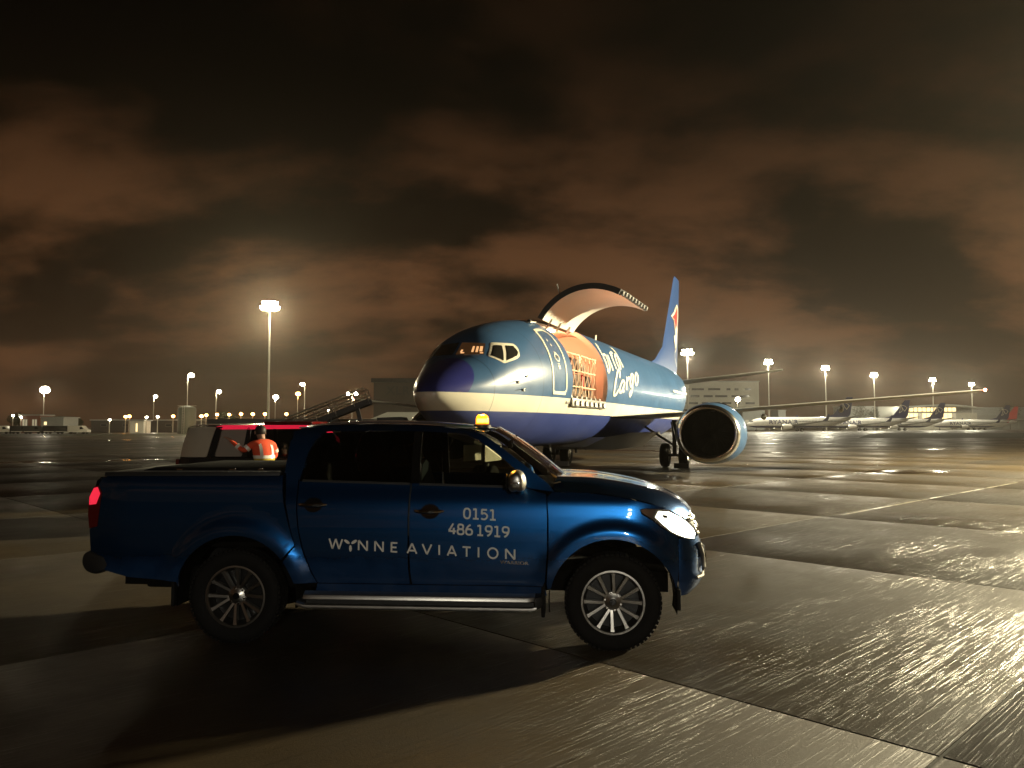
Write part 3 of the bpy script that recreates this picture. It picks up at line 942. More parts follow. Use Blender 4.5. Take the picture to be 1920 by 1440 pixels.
# amber beacon on the roof
mb = MB(); mb.lathe([(.0, 0), (.075, 0), (.075, .025), (.060, .035), (.0, .035)], (-1.07, -.40, 1.705), (0, 0, 1), 24)
bc = mb.build('beacon', 'black_plastic', TR)
mb = MB(); mb.lathe([(.056, .035), (.056, .08), (.049, .100), (.030, .113), (.002, .117)], (-1.07, -.40, 1.705), (0, 0, 1), 24)
mb.build('beacon_lens', 'amber_dome', bc, smooth=60)
mb = MB(); mb.loft([[(-1.07 + .058 * math.cos(R(a)), -.40 + .058 * math.sin(R(a)), z) for a in range(225, 336, 10)] for z in (1.752, 1.762, 1.778, 1.785)], close=False); mb.build('beacon_lamp', 'amber_lit', bc, smooth=60)
lamp_light('beacon_light', 'POINT', (-1.07, -.40, 1.87), 24.0, (1.0, .45, .05), TR, .05)
mb = MB(); mb.tube([(-2.45, .2, 1.72), (-2.62, .2, 1.95)], .004, 6); mb.build('aerial', 'charcoal', TR)

# lettering on the near side
S2 = lambda u, z: (u, -(fside(u, z) + .0035), z)
def stroke(L, w=.0135, n=3):
    P = []
    for k in range(len(L) - 1):
        for i in range(n): P.append(Vector(L[k]).lerp(Vector(L[k + 1]), i / n))
    P.append(Vector(L[-1]))
    ribbon(mb, P, w, S2)
def base(u): return .753 - (u + 2.234) * .047
LH = .078
def glyph(ch, u0, w):
    T_ = lambda x, y: (u0 + x * w, base(u0 + x * w) + y * LH)
    C_ = lambda cx, cy_, rx, ry, a0=0, a1=360, n=20: [T_(cx + rx * math.cos(R(a0 + (a1 - a0) * i / n)), cy_ + ry * math.sin(R(a0 + (a1 - a0) * i / n))) for i in range(n + 1)]
    if ch == 'W':
        stroke([T_(0, 1), T_(.25, 0)]); stroke([T_(.25, 0), T_(.5, 1)]); stroke([T_(.5, 1), T_(.75, 0)]); stroke([T_(.75, 0), T_(1, 1)])
    if ch == 'N':
        stroke([T_(0, 0), T_(0, 1)]); stroke([T_(0, 1), T_(1, 0)]); stroke([T_(1, 0), T_(1, 1)])
    if ch == 'E':
        stroke([T_(0, 0), T_(0, 1)])
        for y in (0.06, .5, .94): stroke([T_(0, y), T_(.9 if y != .5 else .78, y)])
    if ch == 'A':
        stroke([T_(0, 0), T_(.5, 1)]); stroke([T_(.5, 1), T_(1, 0)]); stroke([T_(.2, .28), T_(.8, .28)])
    if ch == 'V':
        stroke([T_(0, 1), T_(.5, 0)]); stroke([T_(.5, 0), T_(1, 1)])
    if ch == 'I':
        stroke([T_(.5, 0), T_(.5, 1)])
    if ch == 'T':
        stroke([T_(.5, 0), T_(.5, 1)]); stroke([T_(0, .94), T_(1, .94)])
    if ch == 'O':
        P = C_(.5, .5, .5, .5); ribbon(mb, P, .0135, S2)
    if ch == 'Y':   # three propeller blades
        for an in (32, 148, 270):
            c, s_ = math.cos(R(an)), math.sin(R(an))
            outl = []
            for i in range(17):
                q = 2 * math.pi * i / 16
                l = .034 + .026 * math.cos(q); ww = .0115 * math.sin(q)
                outl.append((u0 + w * .5 + l * c - ww * s_, base(u0 + w * .5) + .044 + l * s_ + ww * c))
            k0 = len(mb.v)
            mb.add([S2(*p) for p in outl[:-1]], [tuple(range(16))])
for ch, px0, px1 in (('W', 618, 643), ('Y', 650, 667), ('N', 674, 690), ('N', 705, 720), ('E', 736, 748), ('A', 766, 783), ('V', 794, 811), ('I', 822, 829), ('A', 841, 857), ('T', 869, 884), ('I', 895, 902), ('O', 916, 934), ('N', 949, 965)):
    ua = -2.234 + (px0 - 618) * (1.486 / 350); ub = -2.234 + (px1 - 618) * (1.486 / 350)
    mb = MB()
    glyph(ch, ua, ub - ua)
    mb.build('letter', 'letter_grey', TR, smooth=0)
def digit(ch, u0, z0, w=.060, h=.082):
    """rounded square-shouldered figures, the 1 with a foot"""
    T_ = lambda x, y: (u0 + x * w, z0 + y * h - (x * w) * .045)
    rb = lambda L, n=5: [T_(*p) for p in catmull(L, n)]
    O_ = lambda cx, cy_, rx, ry, a0=0, a1=360: [T_(cx + rx * math.copysign(abs(math.cos(R(a0 + (a1 - a0) * i / 24))) ** .75, math.cos(R(a0 + (a1 - a0) * i / 24))), cy_ + ry * math.copysign(abs(math.sin(R(a0 + (a1 - a0) * i / 24))) ** .75, math.sin(R(a0 + (a1 - a0) * i / 24)))) for i in range(25)]
    W3 = .0145
    if ch == '0': ribbon(mb, O_(.5, .5, .40, .46), W3, S2)
    if ch == '1':
        for L in ([(.5, 0), (.5, 1)], [(.5, .97), (.12, .90)], [(.12, .05), (.88, .05)]): ribbon(mb, [T_(*p) for p in L], W3, S2)
    if ch == '5':
        ribbon(mb, [T_(*p) for p in ((.85, .94), (.18, .94))], W3, S2); ribbon(mb, [T_(*p) for p in ((.20, .98), (.16, .50))], W3, S2)
        ribbon(mb, rb([(.16, .53), (.5, .62), (.84, .48), (.86, .25), (.62, .06), (.30, .05), (.10, .12)]), W3, S2)
    if ch == '4':
        ribbon(mb, [T_(*p) for p in ((.62, 1), (.08, .32))], W3, S2); ribbon(mb, [T_(*p) for p in ((.02, .28), (.98, .28))], W3, S2); ribbon(mb, [T_(*p) for p in ((.70, .60), (.70, 0))], W3, S2)
    if ch == '8': ribbon(mb, O_(.5, .74, .33, .22), W3, S2); ribbon(mb, O_(.5, .27, .40, .24), W3, S2)
    if ch == '6': ribbon(mb, O_(.5, .30, .40, .26), W3, S2); ribbon(mb, rb([(.70, .97), (.40, .84), (.16, .56), (.10, .30)]), W3, S2)
    if ch == '9': ribbon(mb, O_(.5, .70, .40, .26), W3, S2); ribbon(mb, rb([(.30, .03), (.60, .16), (.84, .44), (.90, .70)]), W3, S2)
for txt, us_, zz in (('0151', (-1.166, -1.096, -1.030, -.962), 1.000), ('4861919', (-1.281, -1.215, -1.148, -1.060, -.993, -.926, -.860), .875)):
    for ch, u_ in zip(txt, us_):
        mb = MB()
        digit(ch, u_, zz - (u_ + 1.25) * .05)
        mb.build('digit', 'letter_grey', TR, smooth=0)
text_mesh('WARRIOR', .044, lambda a, b: S2(-.873 + a * 1.05, .650 + b * .85 - a * .04), 'badge', 'chrome', TR, bold=.0004, spacing=1.06)
# ------------------------------------------------------------------ airliners (x aft from the nose, port is -y)
FS = [.5, .56, .65, .8, 1.1, 1.5, 2, 2.5, 3, 4, 5, 6, 7, 8, 9.5, 24, 26, 28, 30, 32, 34, 35.2]
FZT = [2.45, 2.60, 2.70, 2.82, 3.00, 3.20, 3.46, 3.87, 4.18, 4.49, 4.70, 4.86, 4.96, 5.03, 5.08, 5.08, 5.08, 5.06, 5.02, 4.95, 4.84, 4.70]
FZB = [2.45, 2.31, 2.22, 2.11, 1.93, 1.74, 1.56, 1.43, 1.33, 1.20, 1.14, 1.11, 1.10, 1.10, 1.10, 1.10, 1.25, 1.66, 2.25, 2.93, 3.62, 4.15]
FHW = [.0, .19, .30, .43, .63, .85, 1.06, 1.24, 1.40, 1.62, 1.76, 1.84, 1.88, 1.88, 1.88, 1.88, 1.82, 1.62, 1.32, .95, .52, .24]
FZM = [2.45, 2.46, 2.47, 2.49, 2.54, 2.60, 2.68, 2.75, 2.82, 2.92, 3.0, 3.05, 3.07, 3.08, 3.08, 3.08, 3.15, 3.35, 3.62, 3.93, 4.22, 4.42]
TZT, TZB, THW, TZM = [list(zip(FS, q)) for q in (FZT, FZB, FHW, FZM)]
FN = 2.0
def fsec(s):
    return interp(TZT, s), interp(TZB, s), interp(THW, s), interp(TZM, s)
def fpt(s, phi, off=0.0):
    """phi: 0 at starboard side, 90 crown, 180 port side"""
    zt, zb, hw_, zm = fsec(s)
    c, n = math.cos(phi), math.sin(phi)
    y = (hw_ + off) * math.copysign(abs(c) ** (2 / FN), c)
    z = zm + ((zt - zm + off) if n > 0 else (zm - zb + off)) * math.copysign(abs(n) ** (2 / FN), n)
    return Vector((s, y, z))
def fport(s, z, off=.006):
    zt, zb, hw_, zm = fsec(s)
    t = (z - zm) / ((zt - zm) if z > zm else (zm - zb))
    t = max(-.999, min(.999, t))
    return Vector((s, -((hw_ + off) * (1 - abs(t) ** FN) ** (1 / FN)), zm + (z - zm) * (1 + off / 2)))
def phi_port(s, z):
    zt, zb, hw_, zm = fsec(s)
    t = (z - zm) / ((zt - zm) if z > zm else (zm - zb))
    return math.pi - math.asin(max(-1, min(1, math.copysign(abs(t) ** (FN / 2), t))))
# livery paints, split by height on the hull
def livery(name, bands, nose=None, rough=.33):
    m, t, b = new_mat(name)
    tcn = t.nodes.new('ShaderNodeTexCoord')
    sp = t.nodes.new('ShaderNodeSeparateXYZ')
    t.links.new(tcn.outputs['Object'], sp.inputs[0])
    prev = None
    for z, c in bands:
        if prev is None:
            r = t.nodes.new('ShaderNodeRGB'); r.outputs[0].default_value = (*c, 1); prev = r.outputs[0]
            continue
        g = t.nodes.new('ShaderNodeMath'); g.operation = 'GREATER_THAN'; g.inputs[1].default_value = z
        t.links.new(sp.outputs[2], g.inputs[0])
        mx = t.nodes.new('ShaderNodeMixRGB'); mx.inputs[2].default_value = (*c, 1)
        t.links.new(g.outputs[0], mx.inputs[0]); t.links.new(prev, mx.inputs[1]); prev = mx.outputs[0]
    if nose:
        xs, zs, c = nose
        g = t.nodes.new('ShaderNodeMath'); g.operation = 'LESS_THAN'; g.inputs[1].default_value = xs
        sk = t.nodes.new('ShaderNodeMath'); sk.operation = 'MULTIPLY_ADD'; sk.inputs[1].default_value = -.72
        t.links.new(sp.outputs[2], sk.inputs[0]); t.links.new(sp.outputs[0], sk.inputs[2])
        t.links.new(sk.outputs[0], g.inputs[0])
        g2 = t.nodes.new('ShaderNodeMath'); g2.operation = 'GREATER_THAN'; g2.inputs[1].default_value = zs
        t.links.new(sp.outputs[2], g2.inputs[0])
        mu = t.nodes.new('ShaderNodeMath'); mu.operation = 'MULTIPLY'
        t.links.new(g.outputs[0], mu.inputs[0]); t.links.new(g2.outputs[0], mu.inputs[1])
        mx = t.nodes.new('ShaderNodeMixRGB'); mx.inputs[2].default_value = (*c, 1)
        t.links.new(mu.outputs[0], mx.inputs[0]); t.links.new(prev, mx.inputs[1]); prev = mx.outputs[0]
    n = t.nodes.new('ShaderNodeTexNoise'); n.inputs['Scale'].default_value = 1.3; n.inputs['Detail'].default_value = 6
    t.links.new(tcn.outputs['Object'], n.inputs['Vector'])
    mr = t.nodes.new('ShaderNodeMapRange'); mr.inputs[3].default_value = .80; mr.inputs[4].default_value = 1.14
    t.links.new(n.outputs[0], mr.inputs[0])
    mu = t.nodes.new('ShaderNodeMixRGB'); mu.blend_type = 'MULTIPLY'; mu.inputs[0].default_value = 1
    t.links.new(prev, mu.inputs[1]); t.links.new(mr.outputs[0], mu.inputs[2])
    # skin laps: fine dark joints round the hull
    dv_ = t.nodes.new('ShaderNodeMath'); dv_.operation = 'DIVIDE'; dv_.inputs[1].default_value = 2.03; t.links.new(sp.outputs[0], dv_.inputs[0])
    fr_ = t.nodes.new('ShaderNodeMath'); fr_.operation = 'FRACT'; t.links.new(dv_.outputs[0], fr_.inputs[0])
    lt_ = t.nodes.new('ShaderNodeMath'); lt_.operation = 'LESS_THAN'; lt_.inputs[1].default_value = .014; t.links.new(fr_.outputs[0], lt_.inputs[0])
    sm_ = t.nodes.new('ShaderNodeMixRGB'); sm_.blend_type = 'MULTIPLY'; sm_.inputs[2].default_value = (.62, .62, .62, 1)
    t.links.new(lt_.outputs[0], sm_.inputs[0]); t.links.new(mu.outputs[0], sm_.inputs[1])
    t.links.new(sm_.outputs[0], b.inputs['Base Color'])
    m2 = t.nodes.new('ShaderNodeMapRange'); m2.inputs[3].default_value = rough * .75; m2.inputs[4].default_value = rough * 1.3
    t.links.new(n.outputs[0], m2.inputs[0]); t.links.new(m2.outputs[0], b.inputs['Roughness'])
    n3 = t.nodes.new('ShaderNodeTexNoise'); n3.inputs['Scale'].default_value = .9
    t.links.new(tcn.outputs['Object'], n3.inputs['Vector'])
    bp = t.nodes.new('ShaderNodeBump'); bp.inputs['Strength'].default_value = .08; bp.inputs['Distance'].default_value = .15
    t.links.new(n3.outputs[0], bp.inputs['Height']); t.links.new(bp.outputs[0], b.inputs['Normal'])
    b.inputs['Coat Weight'].default_value = .25
    b.inputs['Coat Roughness'].default_value = .12
    return m
STEEL = (.046, .112, .228)
livery('cargo_livery', [(0, (.038, .058, .21)), (2.09, (.78, .74, .60)), (2.515, STEEL)], nose=(-.555, 2.52, (.030, .035, .19)))
livery('airline_livery', [(0, (.012, .02, .11)), (2.05, (.78, .77, .72))])
mat('door_lining', (.80, .79, .72), .6, noise=.06, nscale=2)
mat('fin_blue', (.030, .070, .20), .35, coat=.25, noise=.12, nscale=1.5)
mat('hull_blue', STEEL, .33, coat=.25, noise=.12, nscale=1.5)
mat('deep_blue', (.045, .06, .30), .33)
mat('fin_navy', (.012, .02, .10), .35)
mat('wing_grey', (.34, .34, .32), .38, .35, noise=.12, nscale=1.0)
mat('intake_lip', (.62, .60, .55), .22, 1.0)
mat('intake_dark', (.004, .0035, .003), .8, spec=.15)
mat('cargo_liner', (.62, .50, .42), .7)
mat('net_strap', (.75, .55, .38), .7)
mat('cargo_box', (.16, .12, .09), .8, noise=.3, nscale=4)
mat('cargo_black', (.02, .02, .02), .4)
mat('cargo_red', (.45, .04, .03), .6)
mat('cargo_white', (.7, .66, .6), .6)
mat('bay_lamp', (1, .9, .7), .4, emit=(1.0, .72, .42), es=14.0)
mat('cockpit_lit', (.05, .03, .02), .2, emit=(1.0, .42, .14), es=.035)
mat('cockpit_glow', (.3, .2, .1), .5, emit=(1.0, .50, .20), es=1.0)
mat('cockpit_dark', (.02, .02, .018), .06, coat=1.0)
mat('wing_light', (1, .6, .5), .3, emit=(1.0, .35, .18), es=30.0)
def airfoil(c0, chord, tmax, n=9):
    """section points (dx along chord, dz), leading edge first, round the loop"""
    up = []; lo = []
    for i in range(n + 1):
        x = .5 * (1 - math.cos(math.pi * i / n))
        yt = 5 * tmax * (.2969 * math.sqrt(x) - .126 * x - .3516 * x * x + .2843 * x ** 3 - .1015 * x ** 4)
        up.append((x * chord, yt * 1.1)); lo.append((x * chord, -yt * .9))
    return up + lo[-2:0:-1]
def flying(name, secs, m, parent, side, vertical=False):
    """secs: (x_le, span, height, chord, thickness)"""
    mb = MB()
    rings = []
    for x, y, z, c, tk in secs:
        L = airfoil(0, c, tk)
        rings.append([(x + a, side * y + (d if vertical else 0), z + (0 if vertical else d)) for a, d in L])
    mb.loft(rings, caps=True)
    return mb.build(name, m, parent, smooth=50)
def nacelle(parent, s0, y0, z0, ry, rt, rb, side, cowl, L=3.4, detail=True):
    o = lambda ds, k: [(s0 + ds, side * y0 + k * ry * math.cos(q), z0 + (rt if math.sin(q) > 0 else rb) * k * math.copysign(abs(math.sin(q)) ** (1.0 if math.sin(q) > 0 else .85), math.sin(q))) for q in [2 * math.pi * i / 48 for i in range(48)]]
    mb = MB()
    mb.loft([o(.16, .955), o(.35, 1.0), o(.8, 1.045), (o(1.5, 1.05)), o(2.3, .97), o(L, .74)])
    nc = mb.build('engine', cowl, parent, smooth=50)
    mb = MB(); mb.loft([o(.16, .955), o(.07, .925), o(.015, .88), o(0, .845), o(.02, .81), o(.10, .78), o(.20, .77)]); mb.build('intake_lip', 'intake_lip', nc, smooth=60)
    mb = MB(); mb.loft([o(.20, .77), o(.6, .775), o(1.9, .78)]); mb.build('intake_duct', 'intake_dark', nc, smooth=60)
    if detail:
        mb = MB()
        rr = .75 * min(ry, rt)
        for i in range(30):
            q = 2 * math.pi * i / 30
            e = Vector((0, math.cos(q), math.sin(q))); tt = Vector((0, -math.sin(q), math.cos(q)))
            c = Vector((s0 + 1.75, side * y0, z0))
            mb.add([c + e * .2 - tt * .03, c + e * .2 + tt * .03 + Vector((.12, 0, 0)), c + e * rr + tt * .09 + Vector((.05, 0, 0)), c + e * rr - tt * .03 - Vector((.02, 0, 0))], [(0, 1, 2, 3)])
        mb.build('fan', 'intake_dark', nc, smooth=0)
        mb = MB(); mb.lathe([(.01, 0), (.5, 0), (1.0 * ry, 0)], (s0 + 1.92, side * y0, z0), (1, 0, 0), 32); mb.build('fan_backing', 'intake_dark', nc, smooth=0)  # dark disc added behind the fan so no light shows through
        mb = MB(); mb.lathe([(.002, 0), (.10, .08), (.18, .22), (.22, .4)], (s0 + 1.45, side * y0, z0), (1, 0, 0), 20); mb.build('spinner', 'intake_dark', nc, smooth=60)
    mb = MB(); mb.loft([o(L - .05, .62), o(L + .7, .40), o(L + .72, .36)]); mb.build('exhaust', 'steel', nc, smooth=60)
    return nc
def gear_wheels(parent, s, y, r, w, gap, name='wheel_strut', strut_top=1.9, lean=0.0):
    mb = MB()
    mb.cyl((s, y, r * .9), (s, y + lean, strut_top), .085, .11, 12)
    mb.cyl((s, y - gap / 2, r), (s, y + gap / 2, r), .06, n=10)
    g = mb.build(name, 'dark_grey', parent)
    for d in (-1, 1):
        mb = MB()
        c = (s, y + d * gap / 2, r)
        mb.lathe([(r * .50, -w * .46), (r * .80, -w * .50), (r * .95, -w * .40), (r, -w * .22), (r, w * .22), (r * .95, w * .40), (r * .80, w * .50), (r * .50, w * .46)], c, (0, 1, 0), 36)
        wh = mb.build('wheel', 'rubber', g, smooth=45)
        mb = MB(); mb.lathe([(.01, -w * .3), (r * .25, -w * .32), (r * .30, -w * .15), (r * .50, -w * .42), (r * .50, w * .42), (r * .30, w * .15), (r * .25, w * .32), (.01, w * .3)], c, (0, 1, 0), 24); mb.build('rim', 'steel', wh, smooth=40)
    return g

# ---- the blue freighter
FT = .372
CJ = empty('cargo_jet', (-2.16, 17.4, 0.0), math.pi / 2 - FT)
tag(CJ, 'blue and white cargo jet with its large side door raised open, parked behind the pickup', 'airplane')
OS0, OS1, OZ0 = 6.02, 9.82, 2.50
PH0, PH1 = phi_port(8, OZ0), phi_port(8, 4.93)      # PH0 lower edge (larger angle), PH1 hinge
NA = 144
ang = [2 * math.pi * i / NA for i in range(NA)]
for tgt in (PH0, PH1):
    k = min(range(NA), key=lambda i: abs(ang[i] - tgt)); ang[k] = tgt
sts = [.5005, .505, .515, .53, .56, .60, .65, .72, .80, .90, 1.0, 1.1, 1.25, 1.5, 1.75, 2, 2.25, 2.5, 2.75, 3, 3.5, 4, 4.5, 5, 5.5, OS0, 6.5, 7, 7.6, 8.2, 8.8, 9.3, OS1, 10.5, 11.5, 13, 15, 17, 19, 21, 23, 24, 25, 26, 27, 28, 29, 30, 31, 32, 33, 34, 34.7, 35.2]
i0, i1 = ang.index(PH1), ang.index(PH0)
mb = MB()
P = [fpt(s, a) for s in sts for a in ang]
F = []
for k in range(len(sts) - 1):
    for i in range(NA):
        j = (i + 1) % NA
        if OS0 - .01 <= sts[k] and sts[k + 1] <= OS1 + .01 and i0 <= i < i1:
            continue
        F.append((k * NA + i, k * NA + j, (k + 1) * NA + j, (k + 1) * NA + i))
F.append(tuple(range((len(sts) - 1) * NA, len(sts) * NA)))
mb.add(P, F)
hull = mb.build('fuselage', 'cargo_livery', CJ, smooth=60)
# hold lining, floor, end walls, jamb
IN = -.14
lst = [5.7, OS0, 6.5, 7.0, 7.6, 8.2, 8.8, 9.3, OS1, 10.6, 11.5]
mb = MB()
La = [a for a in ang if math.sin(a) > -.40]
La = sorted(La, key=lambda a: a if a < 4.5 else a - 2 * math.pi)
P = [fpt(s, a, IN) for s in lst for a in La]
n_ = len(La); F = []
for k in range(len(lst) - 1):
    for i in range(n_ - 1):
        if OS0 - .01 <= lst[k] and lst[k + 1] <= OS1 + .01 and La[i] >= PH1 - 1e-6 and La[i + 1] <= PH0 + 1e-6: continue
        F.append((k * n_ + i, k * n_ + i + 1, (k + 1) * n_ + i + 1, (k + 1) * n_ + i))
mb.add(P, F)
hold = mb.build('hold_lining', 'cargo_liner', CJ, smooth=60)
for s in (5.7, 11.5):
    mb = MB(); q = [fpt(s, a, IN) for a in La]; mb.add(q, [tuple(range(len(q)))])
    mb.build('hold_bulkhead', 'cargo_liner', hold, smooth=0)
mb = MB(); mb.box((8.6, 0, 2.40), (5.8, 3.5, .06)); fl = mb.build('hold_floor', 'steel', hold)
mb = MB()
for k in range(len(lst) - 1):
    if lst[k] >= OS0 - .01 and lst[k + 1] <= OS1 + .01:
        for a in (PH0, PH1):
            mb.add([fpt(lst[k], a), fpt(lst[k + 1], a), fpt(lst[k + 1], a, IN), fpt(lst[k], a, IN)], [(0, 1, 2, 3)])
for s in (OS0, OS1):
    for i in range(i0, i1):
        mb.add([fpt(s, ang[i]), fpt(s, ang[i + 1]), fpt(s, ang[i + 1], IN), fpt(s, ang[i], IN)], [(0, 1, 2, 3)])
mb.build('door_frame', 'cargo_liner', CJ, smooth=30)
# sill with latch fittings
mb = MB()
sp_ = fport(8, 2.52)
mb.box((7.92, sp_.y + .02, 2.42), (3.76, .06, .24))
sill = mb.build('cargo_sill', 'steel', CJ, bevel=.01)
for i in range(7):
    x = OS0 + .35 + i * .52
    mb = MB(); mb.prism([(x - .13, 2.33), (x + .13, 2.33), (x + .08, 2.44), (x - .05, 2.48), (x - .13, 2.44)], lambda a, b, d: (a, d, b), sp_.y - .06, sp_.y + .0); mb.build('latch', 'cargo_white', sill, bevel=.008)
    mb = MB(); mb.box((x, sp_.y + .16, 2.56), (.16, .12, .13)); mb.build('roller_lock', 'steel', sill, bevel=.012)
# raised cargo door: hull-curved shell turned up about its crown hinge
hp = fpt(7.9, PH1)
ROT = R(78)
def swing(p):
    d = Vector((0, p.y - hp.y, p.z - hp.z))
    y, z = -d.y, d.z              # outboard positive
    y2 = y * math.cos(ROT) - z * math.sin(ROT); z2 = y * math.sin(ROT) + z * math.cos(ROT)
    return Vector((p.x, hp.y - y2 - .02, hp.z + z2 + .02))
da = [PH1 + (PH0 - PH1) * i / 18 for i in range(19)]
ds_ = [OS0 + .02 + (OS1 - OS0 - .04) * i / 8 for i in range(9)]
mb = MB()
mb.loft([[swing(fpt(s, a)) for a in da] for s in ds_], close=False)
cd = mb.build('cargo_door', 'hull_blue', CJ, smooth=60)
mb = MB()
mb.loft([[swing(fpt(s, a, -.17)) for a in da] for s in ds_], close=False)
mb.build('door_liner', 'door_lining', cd, smooth=60)
for s in (ds_[0], ds_[-1]):
    mb = MB(); mb.loft([[swing(fpt(s, a)) for a in da], [swing(fpt(s, a, -.17)) for a in da]], close=False); mb.build('door_edge', 'dark_grey', cd, smooth=50)
for a in (da[0], da[-1]):
    mb = MB(); mb.loft([[swing(fpt(s, a)) for s in ds_], [swing(fpt(s, a, -.17)) for s in ds_]], close=False); mb.build('door_edge', 'dark_grey', cd, smooth=50)
for i in range(9):
    s = OS0 + .25 + i * .41
    mb = MB()
    c = swing(fpt(s, da[-1] - .02, -.10)); c2 = swing(fpt(s, da[-1] + .045, -.08))
    mb.bar(c, c2, .16, .12); mb.build('door_latch', 'steel', cd, bevel=.01)
mb = MB()
for s in (ds_[0] + .05,):
    mb.tube([swing(fpt(s, da[6], .0)) + Vector((0, 0, .0)), swing(fpt(s, da[6], .0)) + Vector((-.05, .05, .28))], .015, 6)
mb.build('door_strut', 'charcoal', cd)
for s in (6.9, 8.0, 9.1):
    mb = MB(); mb.bar(fpt(s, PH1 + .10, -.16), swing(fpt(s, da[1], -.19)), .05, .05); mb.build('door_actuator', 'steel', cd)
mb = MB(); mb.cyl(fpt(OS0 - .25, PH1, .03), fpt(OS1 + .1, PH1, .03), .06, n=10); mb.build('door_hinge', 'dark_grey', cd)
mb = MB()
q0, q1 = fpt(5.55, PH1 + .04, .02), fpt(5.95, PH1 + .05, .02)
mb.bar(q0, q1, .16, .04); mb.build('hinge_fairing', 'cream_paint', cd, bevel=.01)
# bay lamps
for i, (s, a) in enumerate(((6.9, 112), (7.9, 128), (8.9, 118), (9.6, 96), (6.5, 84), (8.3, 78))):
    c = fpt(s, R(a - 20), IN - .05)
    mb = MB(); mb.box(c, (.34, .16, .05)); mb.build('bay_lamp', 'bay_lamp', hold, bevel=.01)
lamp_light('bay_light', 'POINT', (7.4, .2, 4.35), 270, (1.0, .43, .21), CJ, .25)
lamp_light('bay_light', 'POINT', (9.3, .1, 4.35), 250, (1.0, .43, .21), CJ, .25)
# netted pallets in the hold
def pallet(x, label, seed):
    rnd = random.Random(seed)
    W_, Dp, Hh = 1.75, 2.35, 1.42
    wp = CJ.matrix_basis @ Vector((x, -.25, 2.44))
    t_ = empty('cargo_pallet', wp, CJ.rotation_euler[2])
    tag(t_, label, 'cargo pallet', 'netted pallets in the aircraft hold')
    mb = MB(); mb.box((0, 0, .03), (W_, Dp, .05)); mb.build('base_plate', 'steel', t_, bevel=.008)
    z = .06
    for lay in range(3):
        hh = (.50, .46, .40)[lay]
        for i in range(3):
            for j in range(3):
                if lay == 2 and rnd.random() < .3: continue
                mt = rnd.choice(['cargo_box', 'cargo_box', 'cargo_black', 'cargo_black', 'cargo_white', 'cargo_red'] if lay else ['cargo_black', 'cargo_black', 'cargo_box'])
                sx, sy = W_ / 3 * rnd.uniform(.72, .92), Dp / 3 * rnd.uniform(.75, .92)
                h2 = hh * rnd.uniform(.62, .95)
                mb = MB(); mb.box(((i - 1) * W_ / 3, (j - 1) * Dp / 3, z + h2 / 2), (sx, sy, h2), rz=rnd.uniform(-.1, .1)); mb.build('parcel', mt, t_, bevel=.012)
        z += hh
    mb = MB()
    yo = -Dp / 2 - .03
    for k in range(-4, 6):
        for d in (-1, 1):
            L = []
            for i in range(13):
                zz = .05 + Hh * i / 12
                xx = k * .42 + d * .75 * i / 12 - .15
                if abs(xx) <= W_ / 2 + .02: L.append((xx, yo - .02 * math.sin(i * 1.3 + k) - (.05 if i < 12 else 0), zz))
            if len(L) > 2: mb.tube(L, .016, 4)
    for zz in (.5, .98, Hh + .05):
        mb.tube([(-W_ / 2, yo - .05, zz), (0, yo - .08, zz - .02), (W_ / 2, yo - .05, zz)], .022, 5)
    for xx in (-W_ / 2, W_ / 2):
        mb.tube([(xx, yo - .03, .05), (xx, yo - .03, Hh + .05), (xx, 0, Hh + .12), (xx, -yo, Hh + .05)], .024, 5)
    mb.build('cargo_net', 'net_strap', t_)
pallet(6.98, 'netted pallet of parcels in the open aircraft hold, end nearer the nose', 3)
pallet(8.82, 'netted pallet of parcels in the open aircraft hold, end nearer the tail', 11)
# doorway outline, windows
mb = MB()
DO = [(5.02, 4.38), (4.88, 4.17), (4.76, 3.92), (4.67, 3.59), (4.62, 3.22), (4.60, 2.95), (4.63, 2.74), (4.69, 2.66), (4.79, 2.64), (5.1, 2.65), (5.37, 2.66), (5.47, 2.69), (5.52, 2.76), (5.51, 3.0), (5.52, 3.26), (5.57, 3.63), (5.60, 3.9), (5.65, 4.2), (5.66, 4.35), (5.58, 4.43), (5.35, 4.44), (5.02, 4.38)]
ribbon(mb, catmull(DO, 4), .07, lambda a, b: fport(a, b, .012)); dr = mb.build('entry_door', 'cream_paint', CJ, smooth=0)
mb = MB(); ribbon(mb, [(4.64, 2.64), (5.50, 2.645)], .09, lambda a, b: fport(a, b, .016)); mb.build('door_sill', 'cream_paint', dr, smooth=0)
mb = MB(); ribbon(mb, [(5.10 + .13 * math.cos(R(a)), 3.62 + .10 * math.sin(R(a))) for a in range(0, 361, 20)], .035, lambda a, b: fport(a, b, .014)); mb.build('door_handle', 'cream_paint', dr, smooth=0)
mb = MB(); ribbon(mb, [(5.01, 3.62), (5.19, 3.64)], .04, lambda a, b: fport(a, b, .022)); mb.build('door_handle', 'charcoal', dr, smooth=0)
for q, w_ in (([(5.08, 3.40), (5.08, 3.30)], .14), ([(5.08, 3.45), (5.08, 3.43)], .14), ([(5.12, 4.0), (5.16, 3.95)], .05), ([(5.10, 4.12), (5.13, 4.10)], .07), ([(5.04, 3.77), (5.17, 3.74)], .03)):
    mb = MB(); ribbon(mb, q, w_, lambda a, b: fport(a, b, .012)); mb.build('door_placard', 'cream_paint', dr, smooth=0)
def hull_patch(name, L, m, parent, off, side=-1, step=.08):
    def f_(s, z):
        zt, zb, hw_, zm = fsec(s)
        t = (z - zm) / ((zt - zm) if z > zm else (zm - zb))
        return (hw_) * (1 - min(.999, abs(t)) ** FN) ** (1 / FN)
    return panel(name, L, f_, m, parent, side, step=step, thick=.004, off=off, smooth=60)
